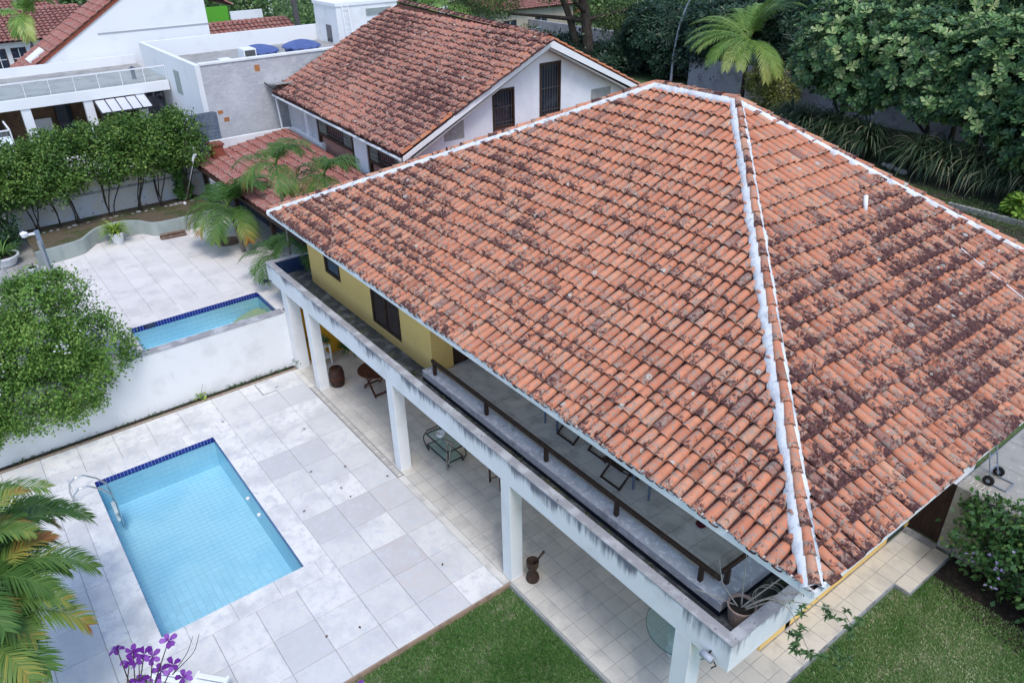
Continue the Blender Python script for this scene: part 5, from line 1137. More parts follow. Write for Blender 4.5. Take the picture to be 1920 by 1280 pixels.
def frond(rg, base, az, el, L, arch, nl, ll, w, hang, yel):
    d = V3(math.cos(az), math.sin(az), 0); sd = V3(-d[1], d[0], 0); S_ = 22; P = [np.array(base, float)]; T = []; e = el
    for i in range(S_): t_ = d*math.cos(e) + V3(0, 0, math.sin(e)); T.append(t_); P.append(P[-1] + t_*L/S_); e -= arch/S_*(.5 + 1.0*i/S_)
    P = np.array(P); T.append(T[-1]); T = np.array(T)
    mb = MB().tube(P[::2], np.linspace(.018, .004, len(P[::2]))*max(1, L/2), 4); Vs = [np.concatenate(mb.v)]; Fs = [np.array([f for f in mb.f if len(f) == 4])]; k = len(Vs[0]); A_ = [np.full(k, .62)]
    n = nl; s = np.repeat(np.linspace(.16, .99, n), 2); side = np.tile([1., -1.], n); f = s*S_; i0 = np.minimum(f.astype(int), S_-1); B_ = P[i0] + (P[i0+1]-P[i0])*(f-i0)[:, None]; TT = T[i0]
    UP = np.cross(np.cross(TT, [0, 0, 1.0]) + sd*1e-6, TT); UP /= np.linalg.norm(UP, axis=1, keepdims=True)+1e-9
    sv = np.cross(TT, UP)*side[:, None]
    fw = (.35 + .75*s)[:, None]; D = sv + TT*fw + UP*.35 + unit(rg, 2*n)*.12; D /= np.linalg.norm(D, axis=1, keepdims=True)
    l = (ll*np.sin(math.pi*np.clip(.12+.84*s, 0, .97))**.55*rg.uniform(.85, 1.1, 2*n))[:, None]
    M1 = B_ + D*l*.5 + [0, 0, -hang*.12]*l; M2 = B_ + D*l*.92 + np.array([0, 0, -hang*.55])*l
    wv = np.cross(D, UP); wv /= np.linalg.norm(wv, axis=1, keepdims=True)+1e-9; wv *= w/2
    V = np.stack([B_ - wv*.5, B_ + wv*.5, M1 + wv, M1 - wv, M2 + wv*.12, M2 - wv*.12], 1).reshape(-1, 3); q = np.arange(2*n)[:, None]*6 + k
    Fs += [q + [0, 1, 2, 3], q + [3, 2, 4, 5]]; Vs.append(V)
    c = np.clip(.30 + .2*rg.random() + rg.normal(0, .08, 2*n) + yel*(s**2), 0, 1); A_.append(np.repeat(c, 6))
    return np.concatenate(Vs), Fs, np.concatenate(A_)
def palm(name, label, base, top, fronds, L, ll, w, mat, tr, seed, arch=1.5, nl=36, hang=.7, yel=.3, group=None, elr=(.2, 1.4), tm=bark_g, az0=0):
    t = thing(name, label, 'palm', base, group); rg = np.random.default_rng(seed)
    stem(t, [base, (np.array(base)*.6+np.array(top)*.4), top], tr, tr*.75, tm, 'trunk', 9)
    for i in range(fronds):
        el = elr[0] + (elr[1]-elr[0])*((i*.618) % 1); V, F, A_ = frond(rg, top, az0 + i*2.4 + rg.normal(0, .15), el, L*rg.uniform(.85, 1.1), arch*rg.uniform(.8, 1.2), nl, ll, w, hang, yel*(1.2-el)*rg.uniform(.2, 1.3))
        obj_np('frond', mesh_np('frond', V, F, mat, {'rnd': A_}), t)
    return t
# lawn blades
rg = np.random.default_rng(77)
def patch(P):          # worn and lush patches: random bumps of several sizes
    v = np.zeros(len(P)); r_ = np.random.default_rng(5)
    for s, a, k in ((1.1, .5, 26), (.45, .35, 110), (.2, .3, 420)):
        c = np.stack([r_.uniform(-6, 5, k), r_.uniform(-5, 8, k)], 1); sg = r_.choice([-1., 1.], k)
        for (cx, cy), g_ in zip(c, sg): v += g_*a*np.exp(-((P[:, 0]-cx)**2 + (P[:, 1]-cy)**2)/(s*s))
    return np.clip(.5 + .5*v, 0, 1)
def blades(x0, x1, y0, y1, dens):
    n = int((x1-x0)*(y1-y0)*dens); P = np.stack([rg.uniform(x0, x1, n), rg.uniform(y0, y1, n), np.full(n, Z0)], 1)
    pat = patch(P)
    keep = rg.random(n) < .5 + .5*(1-pat); P = P[keep]; pat = pat[keep]; n = len(P)
    D = unit(rg, n)*[.75, .75, .15] + [0, 0, .8]; v, f = leaf_batch(P, D, unit(rg, n), rg.uniform(.04, .085, n), rg.uniform(.012, .022, n), .0)
    return v, f, np.repeat(np.clip(.22 + .62*pat + rg.normal(0, .2, n), 0, 1), 4)
grass_m = leafmat('grass_blade', [(0, (.028, .085, .018)), (.4, (.070, .16, .036)), (.7, (.14, .21, .075)), (1, (.34, .32, .20))], .6, .45)
foliage(None, 'lawn_grass', blades(-5.22, -1.6, -4.6, -.08, 3800), grass_m, kind='stuff', label='short patchy green lawn in front of the veranda', cat='grass')
foliage(None, 'side_lawn_grass', blades(-.20, 3.6, 1.6, 7.15, 3600), grass_m, kind='stuff', label='short mottled green lawn beside the side path', cat='grass')
MB().add([(.09, 7.9, Z0+.006), (.09, 7.2, Z0+.006), (.8, 6.75, Z0+.006), (2.2, 6.5, Z0+.006), (4, 6.3, Z0+.006), (7, 6.4, Z0+.006), (7, 8.05, Z0+.006), (.09, 8.05, Z0+.006)], [tuple(range(8))]).build('vine_border_soil', soil, kind='structure')
# flowering vine over the garden wall
t = thing('flowering_vine', 'dense dark green vine with blue flowers over the garden wall', 'vine', (2.5, 7.7, Z0))
bl = [(x, 7.72 + .1*math.sin(x*2), .95 + .12*math.sin(x*1.7), .75, .62 + .08*math.sin(x*3), .95) for x in np.arange(.82, 6.6, .8)] + [(x, 8.05, 1.32, .65, .55, .40) for x in np.arange(.75, 6.6, .9)]
foliage(t, 'leaves', crown(rg, bl, 15000, .13, .085, 60, .3, .3), leafmat('vine_leaf', [(0, (.010, .028, .012)), (.5, (.028, .070, .022)), (.85, (.06, .12, .035)), (1, (.15, .20, .06))], .4, .2))
for k in range(26):
    x = rg.uniform(.35, 2.6); p = V3(x, 7.05 + rg.uniform(-.05, .25), rg.uniform(.3, 1.5))
    if k < 14: p = V3(rg.choice([.55, .75, .85, 1.05, 1.35, 1.15]) + rg.normal(0, .05), 7.08 + rg.normal(0, .04), rg.choice([.75, 1.0, 1.15, .5]) + rg.normal(0, .05))
    Vs, Fs, A_ = strap_leaves(rg, p, 5, .055, .05, .5, .004, 2); obj_np('blossom', mesh_np('blossom', Vs, Fs, blue_fl, {'rnd': A_}), t)
for k in range(7): stem(t, [(.5+.6*k, 8.0, -.1), (.5+.6*k+rg.normal(0, .2), 7.6, .7), (.6+.6*k+rg.normal(0, .3), 7.2, 1.2)], .02, .008, bark, 'stem', 5)
# white flowering bush spilling over the retaining wall
t = thing('jasmine_bush', 'big rounded bush with white flowers spilling over the retaining wall', 'bush', (-17.1, -6.6, ZT))
bl = [(-17.0, -6.3, 3.15, 1.25, 1.55, 1.35), (-17.2, -8.2, 3.2, 1.4, 1.7, 1.4), (-16.5, -5.3, 2.5, .9, 1.0, 1.0), (-16.3, -6.7, 1.9, .8, 1.6, 1.0), (-16.3, -8.6, 1.9, .8, 1.4, 1.0), (-17.2, -5.9, 3.7, .9, 1.0, .8)]
foliage(t, 'leaves', crown(rg, bl, 60000, .085, .05, 120, .21, .22), leafmat('jasmine_leaf', [(0, (.022, .055, .012)), (.5, (.085, .165, .032)), (1, (.20, .28, .07))], .5, .35))
foliage(t, 'white_blossom', crown(rg, [(b[0]+.05, b[1], b[2]+.08, b[3]*1.07, b[4]*1.07, b[5]*1.07) for b in bl], 1500, .07, .055, 18, .10, .0), white_fl)
for k in range(12):
    y = rg.uniform(-9, -4.6); b0 = V3(-16.0, y, 1.6 + .5*rg.random()); tip = b0 + V3(.1+.25*rg.random(), rg.normal(0, .3), -.5-.4*rg.random())
    stem(t, [b0, (b0+tip)/2 + V3(.12, 0, .08), tip], .008, .004, bark, 'stem', 4)
    foliage(t, 'spray', crown(rg, [(*((b0*.4+tip*.6)), .14, .18, .30)], 130, .075, .045, 10, .5, .3), bpy.data.materials['jasmine_leaf'], kind='stuff')
stem(t, [(-17.2, -6.8, ZT-.1), (-17.1, -6.6, 2.4), (-17, -6.3, 3.1)], .08, .04)
# hedge trees
hm = leafmat('hedge_leaf', [(0, (.018, .042, .010)), (.5, (.050, .10, .020)), (.85, (.11, .17, .035)), (1, (.20, .26, .06))], .45, .25)
pos_w = ['leftmost', 'second from the left', 'third from the left', 'fourth from the left', 'fifth from the left', 'sixth from the left', 'seventh from the left', 'rightmost']
for i, y in enumerate((-5.75, -4.75, -3.94, -3.36, -2.2, -1.15, -.30, .75)):
    t = thing('hedge_tree', pos_w[i] + ' of the slim stemmed hedge trees against the stained wall', 'tree', (-28.0, y, 2.1), 'row of hedge trees')
    cy = y + (-.05 if i < 4 else .25); xx = -28.0
    for q in range(4 if i not in (2,) else 2):
        a = rg.uniform(-.5, .5); b_ = rg.uniform(-.35, .35)
        stem(t, [(xx + .05*q, y + .05*q-.1, 2.1), (xx + .1 + b_*.3, y + a*.35 + .05*math.sin(q*3), 2.7), (xx + b_*.6, cy + a*.9, 3.4), (xx + b_, cy + a*1.4, 4.3)], .028, .016, bark, 'trunk', 6)
    dz_ = -.35 if i < 3 else -.1*(i < 5) ; bl = [(xx+.1, cy, 4.7+dz_, 1.05, .72, .95), (xx+.45, cy+.25, 4.3+dz_, .8, .6, .6), (xx-.2, cy-.2, 5.1+dz_, .7, .55, .62), (xx+.2, cy+.5*math.sin(i*5), 5.2+dz_+.25*math.sin(i*3), .5, .42, .45)]
    foliage(t, 'crown', crown(rg, bl, 6200, .115, .07, 60, .30, .3), hm)
t = thing('wall_creeper', 'dark glossy creeper covering the wall at the left edge of the upper terrace', 'vine', (-27.4, -6.6, ZT))
foliage(t, 'leaves', crown(rg, [(-27.3, -6.6, 3.0, .55, 1.15, 1.25), (-27.3, -8.2, 3.0, .6, 1.3, 1.3), (-27.2, -5.95, 2.5, .4, .5, .7)], 9000, .10, .07, 140, .22, .2), leafmat('creeper_leaf', [(0, (.010, .028, .014)), (.6, (.024, .058, .022)), (1, (.06, .11, .04))], .35, .15))
stem(t, [(-27.4, -6.6, ZT-.1), (-27.4, -6.5, 2.4), (-27.4, -6.6, 3.2)], .05, .03)
t = thing('wall_shrub', 'small glossy rosette shrub on the boundary wall beside the floodlight pole', 'shrub', (-28.2, .95, 2.1))
foliage(t, 'leaves', rosettes(rg, [(-28.25, .72, 2.55, .3, .28, .3), (-28.25, .65, 3.15, .25, .22, .28), (-28.25, .58, 3.6, .2, .22, .2)], 120, .20, .09, 8), LF_mid); stem(t, [(-28.2, .75, 2.1), (-28.25, .68, 2.8), (-28.25, .6, 3.6)], .03, .015)
# palms by the red roof
palm('areca_palm', 'arching green palm on the terrace in front of the low red roof', (-21.9, .75, ZT), (-22.6, .75, 3.35), 20, 1.85, .62, .030, LF_palm, .075, 3, 1.9, 44, .55, .55, 'palms by the red roof', (.0, 1.4), bark_g)
palm('areca_palm', 'tall thin stemmed palm whose crown stands above the red roof, nearer the grey wall', (-18.0, 1.0, ZT), (-17.8, 1.0, 5.9), 12, 1.35, .5, .030, LF_palm, .04, 4, 2.1, 30, .9, .6, 'palms by the red roof', (.2, 1.4))
palm('areca_palm', 'tall thin stemmed palm whose crown stands above the red roof, nearer the hip roof', (-18.0, 2.3, ZT), (-17.6, 2.35, 5.35), 12, 1.25, .5, .030, LF_palm, .04, 5, 2.2, 30, .9, .7, 'palms by the red roof', (.1, 1.3))
palm('areca_palm', 'low feathery palm squeezed against the corner of the white beam', (-18.9, .85, ZT), (-18.8, .8, 2.75), 12, 1.25, .42, .025, LF_palm, .05, 6, 1.8, 28, .6, .25, 'palms by the red roof', (.0, 1.3))
palm('areca_palm', 'dark young palm under the left eave behind the terrace wall', (-18.2, 1.6, ZT), (-18.1, 1.5, 3.3), 10, 1.3, .42, .025, LF_palm, .05, 8, 1.7, 26, .6, .15, 'palms by the red roof', (.2, 1.3))
# foreground palm
t = thing('clumping_palm', 'large yellow green palm at the left edge beside the pool', 'palm', (-8.6, -8.7, 0)); rg2 = np.random.default_rng(17)
for (bx, by, tx, ty, tz) in ((-8.7, -8.9, -8.6, -8.85, 2.9), (-8.3, -9.1, -7.7, -8.8, 2.6), (-9.0, -8.7, -9.7, -8.5, 2.9), (-8.5, -8.7, -8.1, -8.7, 3.3)):
    stem(t, [(bx, by, 0), ((bx+tx)/2, (by+ty)/2, 1.4), (tx, ty, tz)], .06, .045, M('palm_stem', (.22, .24, .09), [(9, (.30, .26, .12), .45, .6, (1, 1, 3))], .6) if 'palm_stem' not in bpy.data.materials else bpy.data.materials['palm_stem'], 'trunk', 8)
    for i in range(12):
        az = rg2.uniform(-1.0, 2.4) if i < 10 else rg2.uniform(0, 6.28); el = rg2.uniform(.35, 1.25)
        V, F, A_ = frond(rg2, (tx, ty, tz), az, el, rg2.uniform(1.4, 2.25), rg2.uniform(1.5, 2.2), 60, .52, .032, .55, rg2.choice([.05, .2, .55, .9])*rg2.uniform(.4, 1.0))
        obj_np('frond', mesh_np('frond', V, F, LF_palm, {'rnd': A_}), t)
# orchid tree tips close to the camera
t = thing('orchid_tree', 'purple flowering orchid tree twigs at the bottom edge beside the loungers', 'tree', (1.6, -7.4, 0)); rg3 = np.random.default_rng(23)
stem(t, [(1.6, -7.4, 0), (1.5, -7.3, 4), (1.35, -7.1, 7.2), (1.1, -6.9, 8.6)], .12, .02, bark_g)
J = V3(.95, -6.82, 8.86)
tips = [(.66, -6.80, 9.17), (.68, -6.74, 9.14), (.72, -6.70, 9.12), (.74, -6.735, 9.10), (.70, -6.77, 9.10), (.74, -6.58, 9.15), (.79, -6.66, 9.03), (.80, -6.60, 9.04), (.84, -6.72, 9.02), (.86, -6.58, 8.99), (.79, -6.76, 9.04), (.73, -6.67, 9.09)]
for k, p in enumerate(tips):
    p = V3(*p); q = J + (p-J)*.45 + rg3.normal(0, .03, 3); stem(t, [J, q, p], .006, .0022, bark, 'twig', 5)
    nm = 5; Vs = []; Fs = []; A_ = []
    axd = nrm(V3(.2, -.2, .9) + rg3.normal(0, .35, 3)); a1_ = nrm(np.cross(axd, [1, .2, 0])); a2_ = np.cross(axd, a1_)
    for j in range(5):
        an = j*1.257 + rg3.normal(0, .15); rd = a1_*math.cos(an) + a2_*math.sin(an); sdv = np.cross(axd, rd); L_ = rg3.uniform(.034, .05); n0 = len(Vs)
        Vs += [p, p + rd*L_*.45 + sdv*.012 + axd*.012, p + rd*L_*.85 + sdv*.013 + axd*.008, p + rd*L_*1.05 - axd*.002, p + rd*L_*.85 - sdv*.013 + axd*.008, p + rd*L_*.45 - sdv*.012 + axd*.012]
        Fs.append((n0, n0+1, n0+2, n0+3, n0+4, n0+5)); A_ += [rg3.uniform(0, .25)] + [rg3.uniform(.3, 1)]*5
    obj_np('blossom', mesh_np('blossom', np.array(Vs), np.array(Fs), purple_fl, {'rnd': np.array(A_)}), t)
for k in range(9):
    p = J + V3(-.12, .06, .12) + rg3.normal(0, .07, 3); D = unit(rg3, 1) + [0, 0, .2]; v, f = leaf_batch(p[None], D, np.array([[.2, -.2, 1.]]), .075, .06, .1); obj_np('leaf', mesh_np('leaf', v, f, LF_mid, {'rnd': np.full(4, rg3.random())}), t)
for e in ([(.82, -6.62, 9.0), (.79, -6.52, 9.06), (.76, -6.47, 9.12)], [(.82, -6.62, 9.0), (.80, -6.49, 9.05), (.775, -6.44, 9.13)]): stem(t, e, .003, .0015, bark, 'twig', 4)
stem(t, [(1.35, -7.1, 7.2), (1.35, -6.4, 8.0), (1.30, -5.86, 8.70)], .03, .004, bark, 'twig', 5)
for j in range(4):
    v, f = leaf_batch(V3(1.29, -5.84, 8.74)[None], unit(rg3, 1) + [0, 0, .3], np.array([[.2, -.2, 1.]]), .05, .03, .1); obj_np('blossom', mesh_np('blossom', v, f, purple_fl, {'rnd': np.full(4, .7)}), t)
# weeds and moss
foliage(None, 'gutter_moss', crown(rg, [(x, .38+.12*math.sin(x*5), 2.725, .28, .10, .03) for x in np.arange(-13, -1, .55)], 7000, .05, .018, 14, .3, .3), leafmat('moss_leaf', [(0, (.025, .030, .015)), (.6, (.06, .065, .03)), (1, (.20, .19, .11))], .8, .1), kind='stuff', label='dry moss and weeds along the roof gutter behind the beam', cat='moss')
foliage(None, 'strip_weeds', crown(rg, [(-16.39, y, .02, .07, .3, .05) for y in np.arange(-2.8, -.1, .4)] + [(-16.39, y, .01, .06, .3, .03) for y in np.arange(-7.5, -3, .6)], 1600, .05, .02, 16, .35, .3), LF_dark, kind='stuff', label='low green weeds in the strip at the foot of the white wall', cat='weeds')
t = thing('wall_seedling', 'tiny bright green seedling at the foot of the white wall', 'plant', (-16.4, -2.95, 0)); foliage(t, 'leaves', crown(rg, [(-16.38, -2.95, .12, .1, .1, .1)], 40, .1, .06, 8, .5), LF_bright); stem(t, [(-16.4, -2.95, 0), (-16.38, -2.9, .2), (-16.36, -2.8, .5)], .008, .003, bark, 'stem', 4)

for k in range(11):     # a few fallen leaves
    x, y = rg.uniform(-15.5, -5.6), rg.uniform(-5.5, -.4)
    if PX0-.1 < x < PX1+.1 and y < PY1+.1: y = rg.uniform(-2.6, -.4)
    v, f = leaf_batch(V3(x, y, .012)[None], np.array([[math.cos(k*2.), math.sin(k*2.), .1]]), np.array([[0, 0, 1.]]), .09, .045, .12)
    me = mesh_np('fallen_leaf', v - V3(x, y, .012), f, woodred, {'rnd': np.full(4, .5)}); obj_np('fallen_leaf', me, None, loc=(x, y, .012), label='small dry brown leaf lying on the pale pool deck', cat='leaf', group='fallen leaves on the deck')
# ------------------------------------------------------------------ trees behind the house
rg = np.random.default_rng(99)
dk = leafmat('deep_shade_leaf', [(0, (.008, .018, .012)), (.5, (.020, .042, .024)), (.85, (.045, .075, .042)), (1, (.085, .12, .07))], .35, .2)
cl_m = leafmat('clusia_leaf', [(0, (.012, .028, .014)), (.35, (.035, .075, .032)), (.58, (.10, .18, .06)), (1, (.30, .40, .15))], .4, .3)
cl = [('broad leaved rosette tree left of the group beside the coconut palm', (-20.3, 36.0), [(-20.3, 35.0, 5.6, 2.7, 2.6, 2.3), (-21.3, 34.6, 4.4, 1.7, 1.6, 1.4), (-18.9, 34.6, 3.6, 1.7, 1.5, 1.4)]),
      ('broad leaved rosette tree in the middle above the strap leaf plants', (-15.3, 36.2), [(-16.2, 35.2, 5.2, 2.7, 2.4, 2.2), (-14.6, 34.2, 3.7, 1.6, 1.4, 1.2), (-17.3, 34.4, 3.7, 1.3, 1.2, 1.0)]),
      ('broad leaved rosette tree right of the middle with a bare trunk below', (-11.6, 36.0), [(-12.2, 35.0, 5.2, 2.5, 2.4, 2.3), (-13.3, 34.2, 3.8, 1.3, 1.2, 1.1), (-11.2, 33.4, 3.5, 1.4, 1.3, 1.3)]),
      ('broad leaved rosette tree at the right edge hanging lowest', (-7.6, 34.5), [(-8.2, 33.6, 4.6, 2.3, 2.2, 2.4), (-9.3, 32.6, 3.0, 1.3, 1.3, 1.5), (-7.2, 31.6, 3.4, 1.6, 1.6, 1.9)]),
      ('tall broad leaved rosette tree rising behind the others at the top right', (-16.0, 41), [(-16.5, 40.2, 7.4, 3.6, 3.0, 2.6), (-11.5, 40.2, 7.0, 3.4, 3.0, 2.8), (-21.5, 40.6, 6.6, 3.0, 2.6, 2.4)])]
for i, (lab, (bx, by), bl) in enumerate(cl):
    t = thing('rosette_tree', lab, 'tree', (bx, by, Z0), 'broad leaved trees behind the house')
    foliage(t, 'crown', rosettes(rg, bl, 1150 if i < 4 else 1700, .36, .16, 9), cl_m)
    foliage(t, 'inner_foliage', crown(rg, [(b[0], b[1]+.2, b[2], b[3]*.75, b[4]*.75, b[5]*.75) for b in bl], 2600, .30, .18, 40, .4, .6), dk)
    stem(t, [(bx, by, Z0), (bx+.1, by-.2, 1.6), tuple(np.array(bl[0][:3])-[0, 0, .5])], .17, .08)
    for b in bl[1:]: stem(t, [(bx, by-.1, 1.2), ((bx+b[0])/2, (by+b[1])/2, 2.6), b[:3]], .08, .03, bark, 'limb')
st_m2 = leafmat('strap_leaf', [(0, (.010, .022, .012)), (.5, (.028, .050, .022)), (.85, (.075, .095, .045)), (1, (.22, .20, .12))], .45, .2)
spots = [(-22.6, 34.6), (-21.3, 34.2), (-19.9, 34.3), (-18.6, 34.0), (-17.3, 33.7), (-14.0, 33.2), (-12.7, 33.0), (-11.3, 33.0), (-9.9, 32.8), (-8.6, 33.0)]
ordw = ['first', 'second', 'third', 'fourth', 'fifth', 'sixth', 'seventh', 'eighth', 'ninth', 'tenth']
for i, (x, y) in enumerate(spots):
    t = thing('strap_clump', ordw[i] + ' clump from the left of the tall drooping strap leaf plants', 'plant', (x, y, Z0), 'strap leaf row behind the house')
    V, F, A_ = strap_leaves(rg, V3(x, y, .5), 230, 2.6, .085, 1.25, .55, 7); obj_np('leaves', mesh_np('leaves', V, F, st_m2, {'rnd': A_}), t)
    V, F, A_ = strap_leaves(rg, V3(x, y, 1.3), 110, 1.7, .08, 1.0, .45, 6); obj_np('upper_leaves', mesh_np('upper_leaves', V, F, st_m2, {'rnd': A_}), t)
    MB().tube([(x, y, Z0), (x, y, 1.3)], .12, 7).build('stalk', bark, t)
MB().add([(-40, 16, Z0+.01), (14, 16, Z0+.01), (14, 41, Z0+.01), (-40, 41, Z0+.01)], [(0, 1, 2, 3)]).build('rear_garden_soil', M('shady_earth', (.055, .050, .032), [(.5, (.050, .075, .026), .47, .58), (6, (.09, .075, .055), .55, .68)], .95, (8, .8)), kind='structure')
foliage(None, 'rear_grass', crown(rg, [(x, y, .0, .5, .5, .05) for x in np.arange(-15, -3, .8) for y in (28.6, 29.6, 30.4)], 9000, .12, .03, 12, .5, .3), leafmat('rear_grass_blade', [(0, (.02, .04, .012)), (.6, (.05, .08, .025)), (1, (.14, .14, .07))], .7, .2), kind='stuff', label='rough thin grass behind the house', cat='grass')
MB().box(-10.6, 29.55, Z0, -5.5, 29.75, .12).build('garden_kerb', concrete, label='pale concrete kerb behind the right corner of the roof', cat='kerb')
t = thing('garden_bromeliad', 'bright low plant with white flowers beside the rear kerb', 'plant', (-7.9, 30.3, 0)); foliage(t, 'leaves', rosettes(rg, [(-7.9, 30.3, .5, .6, .5, .4)], 60, .4, .14, 9), LF_bright); MB().tube([(-7.9, 30.3, Z0), (-7.9, 30.3, .5)], .06, 6).build('stem', bark, t)
for i, (x, y, r) in enumerate(((-15.3, 33.0, .22), (-14.8, 32.8, .16), (-15.7, 33.1, .15), (-14.4, 32.6, .2))):
    MB().ball((x, y, .05), r, 8, (1.2, 1, .8)).build('garden_rock', concrete, None, True, label=('largest pale rock', 'second pale rock', 'small pale rock', 'right hand pale rock')[i] + ' under the strap leaf plants', cat='rock', group='rocks under the strap leaf plants')
palm('coconut_palm', 'young coconut palm with a bright feathery crown behind the roof', (-29.9, 39.3, Z0), (-29.8, 39.2, 4.2), 30, 4.4, .9, .034, LF_coco, .16, 31, 1.65, 80, .75, .45, None, (.0, 1.5), bark)
t = thing('golden_shrub', 'yellow green feathery shrub beside the coconut palm trunk', 'shrub', (-27.4, 39.2, Z0))
foliage(t, 'leaves', crown(rg, [(-27.4, 39.2, 1.5, 1.5, 1.2, 1.5), (-28.2, 39.0, 2.0, 1.0, .9, 1.1), (-26.6, 39.1, 1.1, 1.1, .9, 1.1)], 9000, .17, .07, 90, .22, .25), leafmat('golden_leaf', [(0, (.05, .055, .012)), (.5, (.13, .14, .035)), (1, (.28, .28, .10))], .5, .25)); stem(t, [(-27.4, 39.2, Z0), (-27.4, 39.1, .7), (-27.4, 39.1, 1.4)], .09, .05)
palmate = [('dense dark tree with fingered leaves left of the street lamp', (-40.5, 43.5), [(-41, 42.5, 3.4, 3.0, 2.4, 2.2), (-43.5, 42.2, 1.8, 2.0, 1.6, 1.8), (-39.5, 42, 1.9, 1.6, 1.4, 1.5)]),
           ('dense dark tree with fingered leaves right of the street lamp', (-35.5, 43.8), [(-36.0, 42.8, 3.6, 2.6, 2.2, 2.4), (-34.4, 42.4, 4.2, 2.0, 1.8, 1.8), (-37.6, 42.0, 2.4, 1.4, 1.2, 1.4)]),
           ('dark tree filling the gap behind the coconut palm', (-29.5, 45.5), [(-29.5, 45, 4.4, 4.0, 2.4, 2.6), (-25.5, 45, 4.0, 3.0, 2.2, 2.6), (-33, 45.2, 5.0, 2.4, 2.0, 2.0)]),
           ('dark shrubby tree under the gable verge', (-47.5, 38.5), [(-47.0, 38.4, 1.2, 2.2, 1.8, 1.7), (-49.5, 37.6, 1.0, 2.0, 1.6, 1.6), (-44.6, 40.0, .9, 2.0, 1.4, 1.4)])]
for lab, (bx, by), bl in palmate:
    t = thing('shade_tree', lab, 'tree', (bx, by, Z0), 'dark trees along the rear wall')
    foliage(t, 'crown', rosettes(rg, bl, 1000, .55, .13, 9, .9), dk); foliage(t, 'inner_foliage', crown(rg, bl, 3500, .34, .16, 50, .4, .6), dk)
    stem(t, [(bx, by, Z0), (bx, by-.3, 1.4), bl[0][:3]], .16, .08); stem(t, [(bx, by, .6), ((bx+bl[1][0])/2, by-.4, 1.4), bl[1][:3]], .1, .05, bark, 'limb')
t = thing('spreading_tree', 'big dark tree with a thick forked trunk behind the gable', 'tree', (-45.3, 38.6, Z0))
stem(t, [(-45.3, 38.6, Z0), (-45.2, 38.6, 2.2), (-45.4, 38.4, 4.6), (-46.5, 38.5, 7.5)], .55, .3, bark, 'trunk', 12)
stem(t, [(-46.1, 38.0, Z0), (-46.0, 38.0, 2.2), (-46.4, 37.4, 5.0), (-47.5, 36, 8)], .4, .2, bark, 'trunk', 10)
for p in ([(-45.4, 38.4, 4.2), (-47.5, 35.5, 4.6), (-50, 32, 5.0)], [(-45.4, 38.4, 4.2), (-44.0, 41, 4.8), (-43, 43.5, 5.0)], [(-45.4, 38.4, 4.8), (-45.0, 36.5, 6.0), (-44, 34, 6.8)]): stem(t, p, .2, .07, bark, 'limb')
foliage(t, 'crown', crown(rg, [(-48.5, 34.5, 2.6, 2.2, 2.4, 1.1), (-45, 41.5, 4.2, 1.8, 2.2, 1.1), (-44, 42.5, 2.4, 1.6, 1.6, 1.0), (-50, 31.5, 5.6, 2.6, 3.0, .9), (-47, 38, 7.5, 4, 4, 1.2), (-43.5, 34.5, 7.4, 3, 2.6, 1.0)], 15000, .24, .10, 80, .24, .3), leafmat('spread_leaf', [(0, (.016, .030, .012)), (.5, (.042, .068, .022)), (.9, (.10, .13, .04)), (1, (.28, .24, .05))], .5, .25))
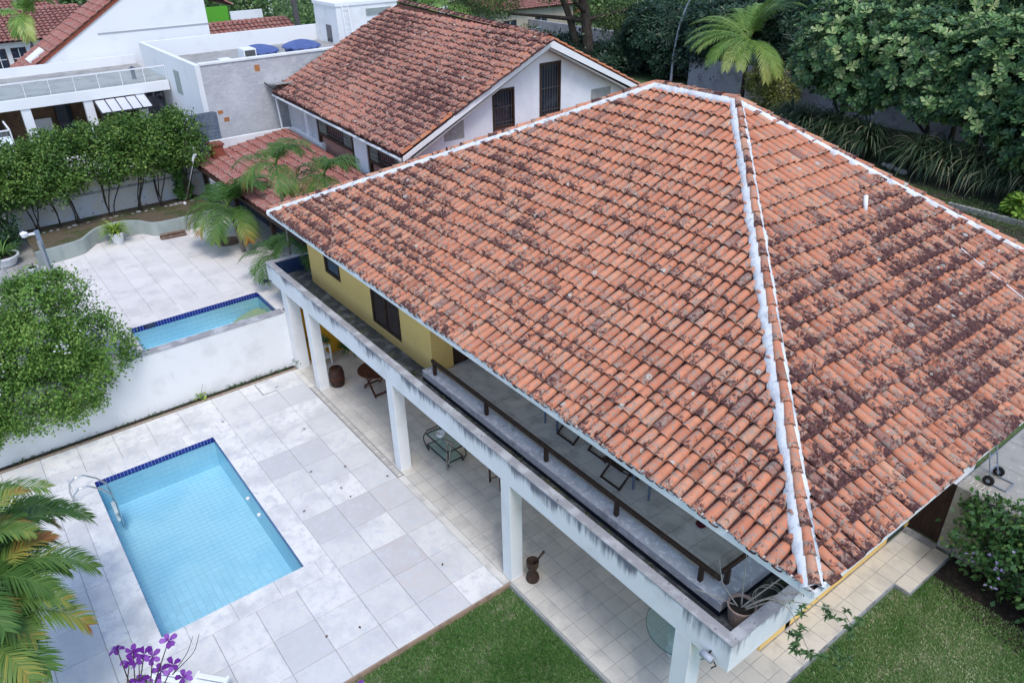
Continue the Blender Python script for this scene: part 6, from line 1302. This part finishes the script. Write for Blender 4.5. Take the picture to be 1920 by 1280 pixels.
# trees further off
far_m = leafmat('far_leaf', [(0, (.020, .045, .016)), (.5, (.060, .11, .035)), (1, (.15, .21, .075))], .5, .25)
ft = [('rounded leafy tree behind the white wall and palm trunk', -56, 19.5, 4.2, 3.0), ('second rounded leafy tree behind the annex tower', -58, 24.5, 4.0, 3.0), ('leafy tree left of the palm trunk at the top', -66, 16.5, 4.6, 3.4), ('leafy tree behind the rooftop tower', -66, 30, 3.6, 3.6),
      ('low leafy tree beyond the gabled house ridge', -62, 36, 1.8, 2.6), ('leafy tree above the gable ridge at the top', -78, 40, 2.6, 3.6), ('yellowing tree at the top centre', -72, 48, 2.4, 3.0), ('hazy tree at the top behind the beige house', -100, 60, 3.0, 4.5), ('hazy tree beyond the red brick house', -92, 74, 3.0, 4.5),
      ('far tree above the dark trunk', -72, 62, 3.4, 4.2), ('far tree behind the rear garden at the top', -58, 56, 3.4, 4.2), ('far tree right of the street lamp top', -48, 54, 3.6, 4.2), ('far tree above the coconut palm', -38, 54, 4.6, 4.4), ('far tree behind the rosette trees', -27, 52, 6.0, 4.4),
      ('far tree behind the top right corner', -15, 49, 7.0, 4.4), ('far tree at the right edge of the top', -5, 45, 7.0, 4.2), ('tree in the left distance behind the tiled houses', -84, 6, 4.8, 3.6), ('tree between the distant houses at the top left', -80, -3, 4.0, 3.2), ('small garden tree below the tiled houses', -52.5, -2.2, 2.9, 1.4),
      ('distant tree mass left of the centre', -112, 34, 4, 6), ('distant tree mass at the centre', -118, 52, 4, 6), ('distant tree mass right of the centre', -104, 82, 4, 6)]
for i, (lab, x, y, z, r) in enumerate(ft):
    g0 = ZT-.05 if y < 16 else Z0
    t = thing('leafy_tree', lab, 'tree', (x, y, g0), 'trees in the distance')
    bl = [(x, y, z, r, r, r*.8)] + [(x + rg.normal(0, r*.55), y + rg.normal(0, r*.55), z + rg.normal(-.1, r*.25), r*.6, r*.6, r*.5) for _ in range(4)]
    foliage(t, 'crown', crown(rg, bl, 5200, .11*r+.06, .05*r+.03, 45, .26, .3), far_m); stem(t, [(x, y, g0), (x+.1, y, (g0+z)/2), (x, y, z)], .2, .1)
palm('coconut_palm', 'tall coconut palm trunk rising out of the top edge right of the green wall', (-48.2, 15.2, ZT-.05), (-47.5, 14.4, 10.5), 12, 3.4, .8, .08, LF_coco, .22, 33, 1.7, 34, .8, .3)
palm('coconut_palm', 'coconut palm crown just behind the gabled house ridge', (-58.5, 34.0, Z0), (-58.6, 33.9, 4.8), 18, 3.8, 1.0, .09, LF_coco, .2, 34, 1.9, 44, .8, .3)
palm('coconut_palm', 'slender coconut palm in front of the tiled houses at the top left', (-49.8, -.75, ZT-.05), (-49.9, -.55, 7.5), 12, 2.4, .7, .07, LF_coco, .1, 35, 2.0, 36, .9, .5)
t = thing('croton_bush', 'dark red leaved bush below the windows of the tiled house', 'bush', (-53.2, .9, ZT)); foliage(t, 'leaves', crown(rg, [(-53.2, .9, 2.6, .7, 1.5, .8)], 1500, .25, .09, 60, .3), leafmat('croton_leaf', [(0, (.03, .012, .015)), (.6, (.09, .025, .03)), (1, (.06, .09, .03))], .4, .2)); stem(t, [(-53.2, .9, ZT-.05), (-53.2, .9, 2.2), (-53.2, .9, 2.6)], .05, .03)
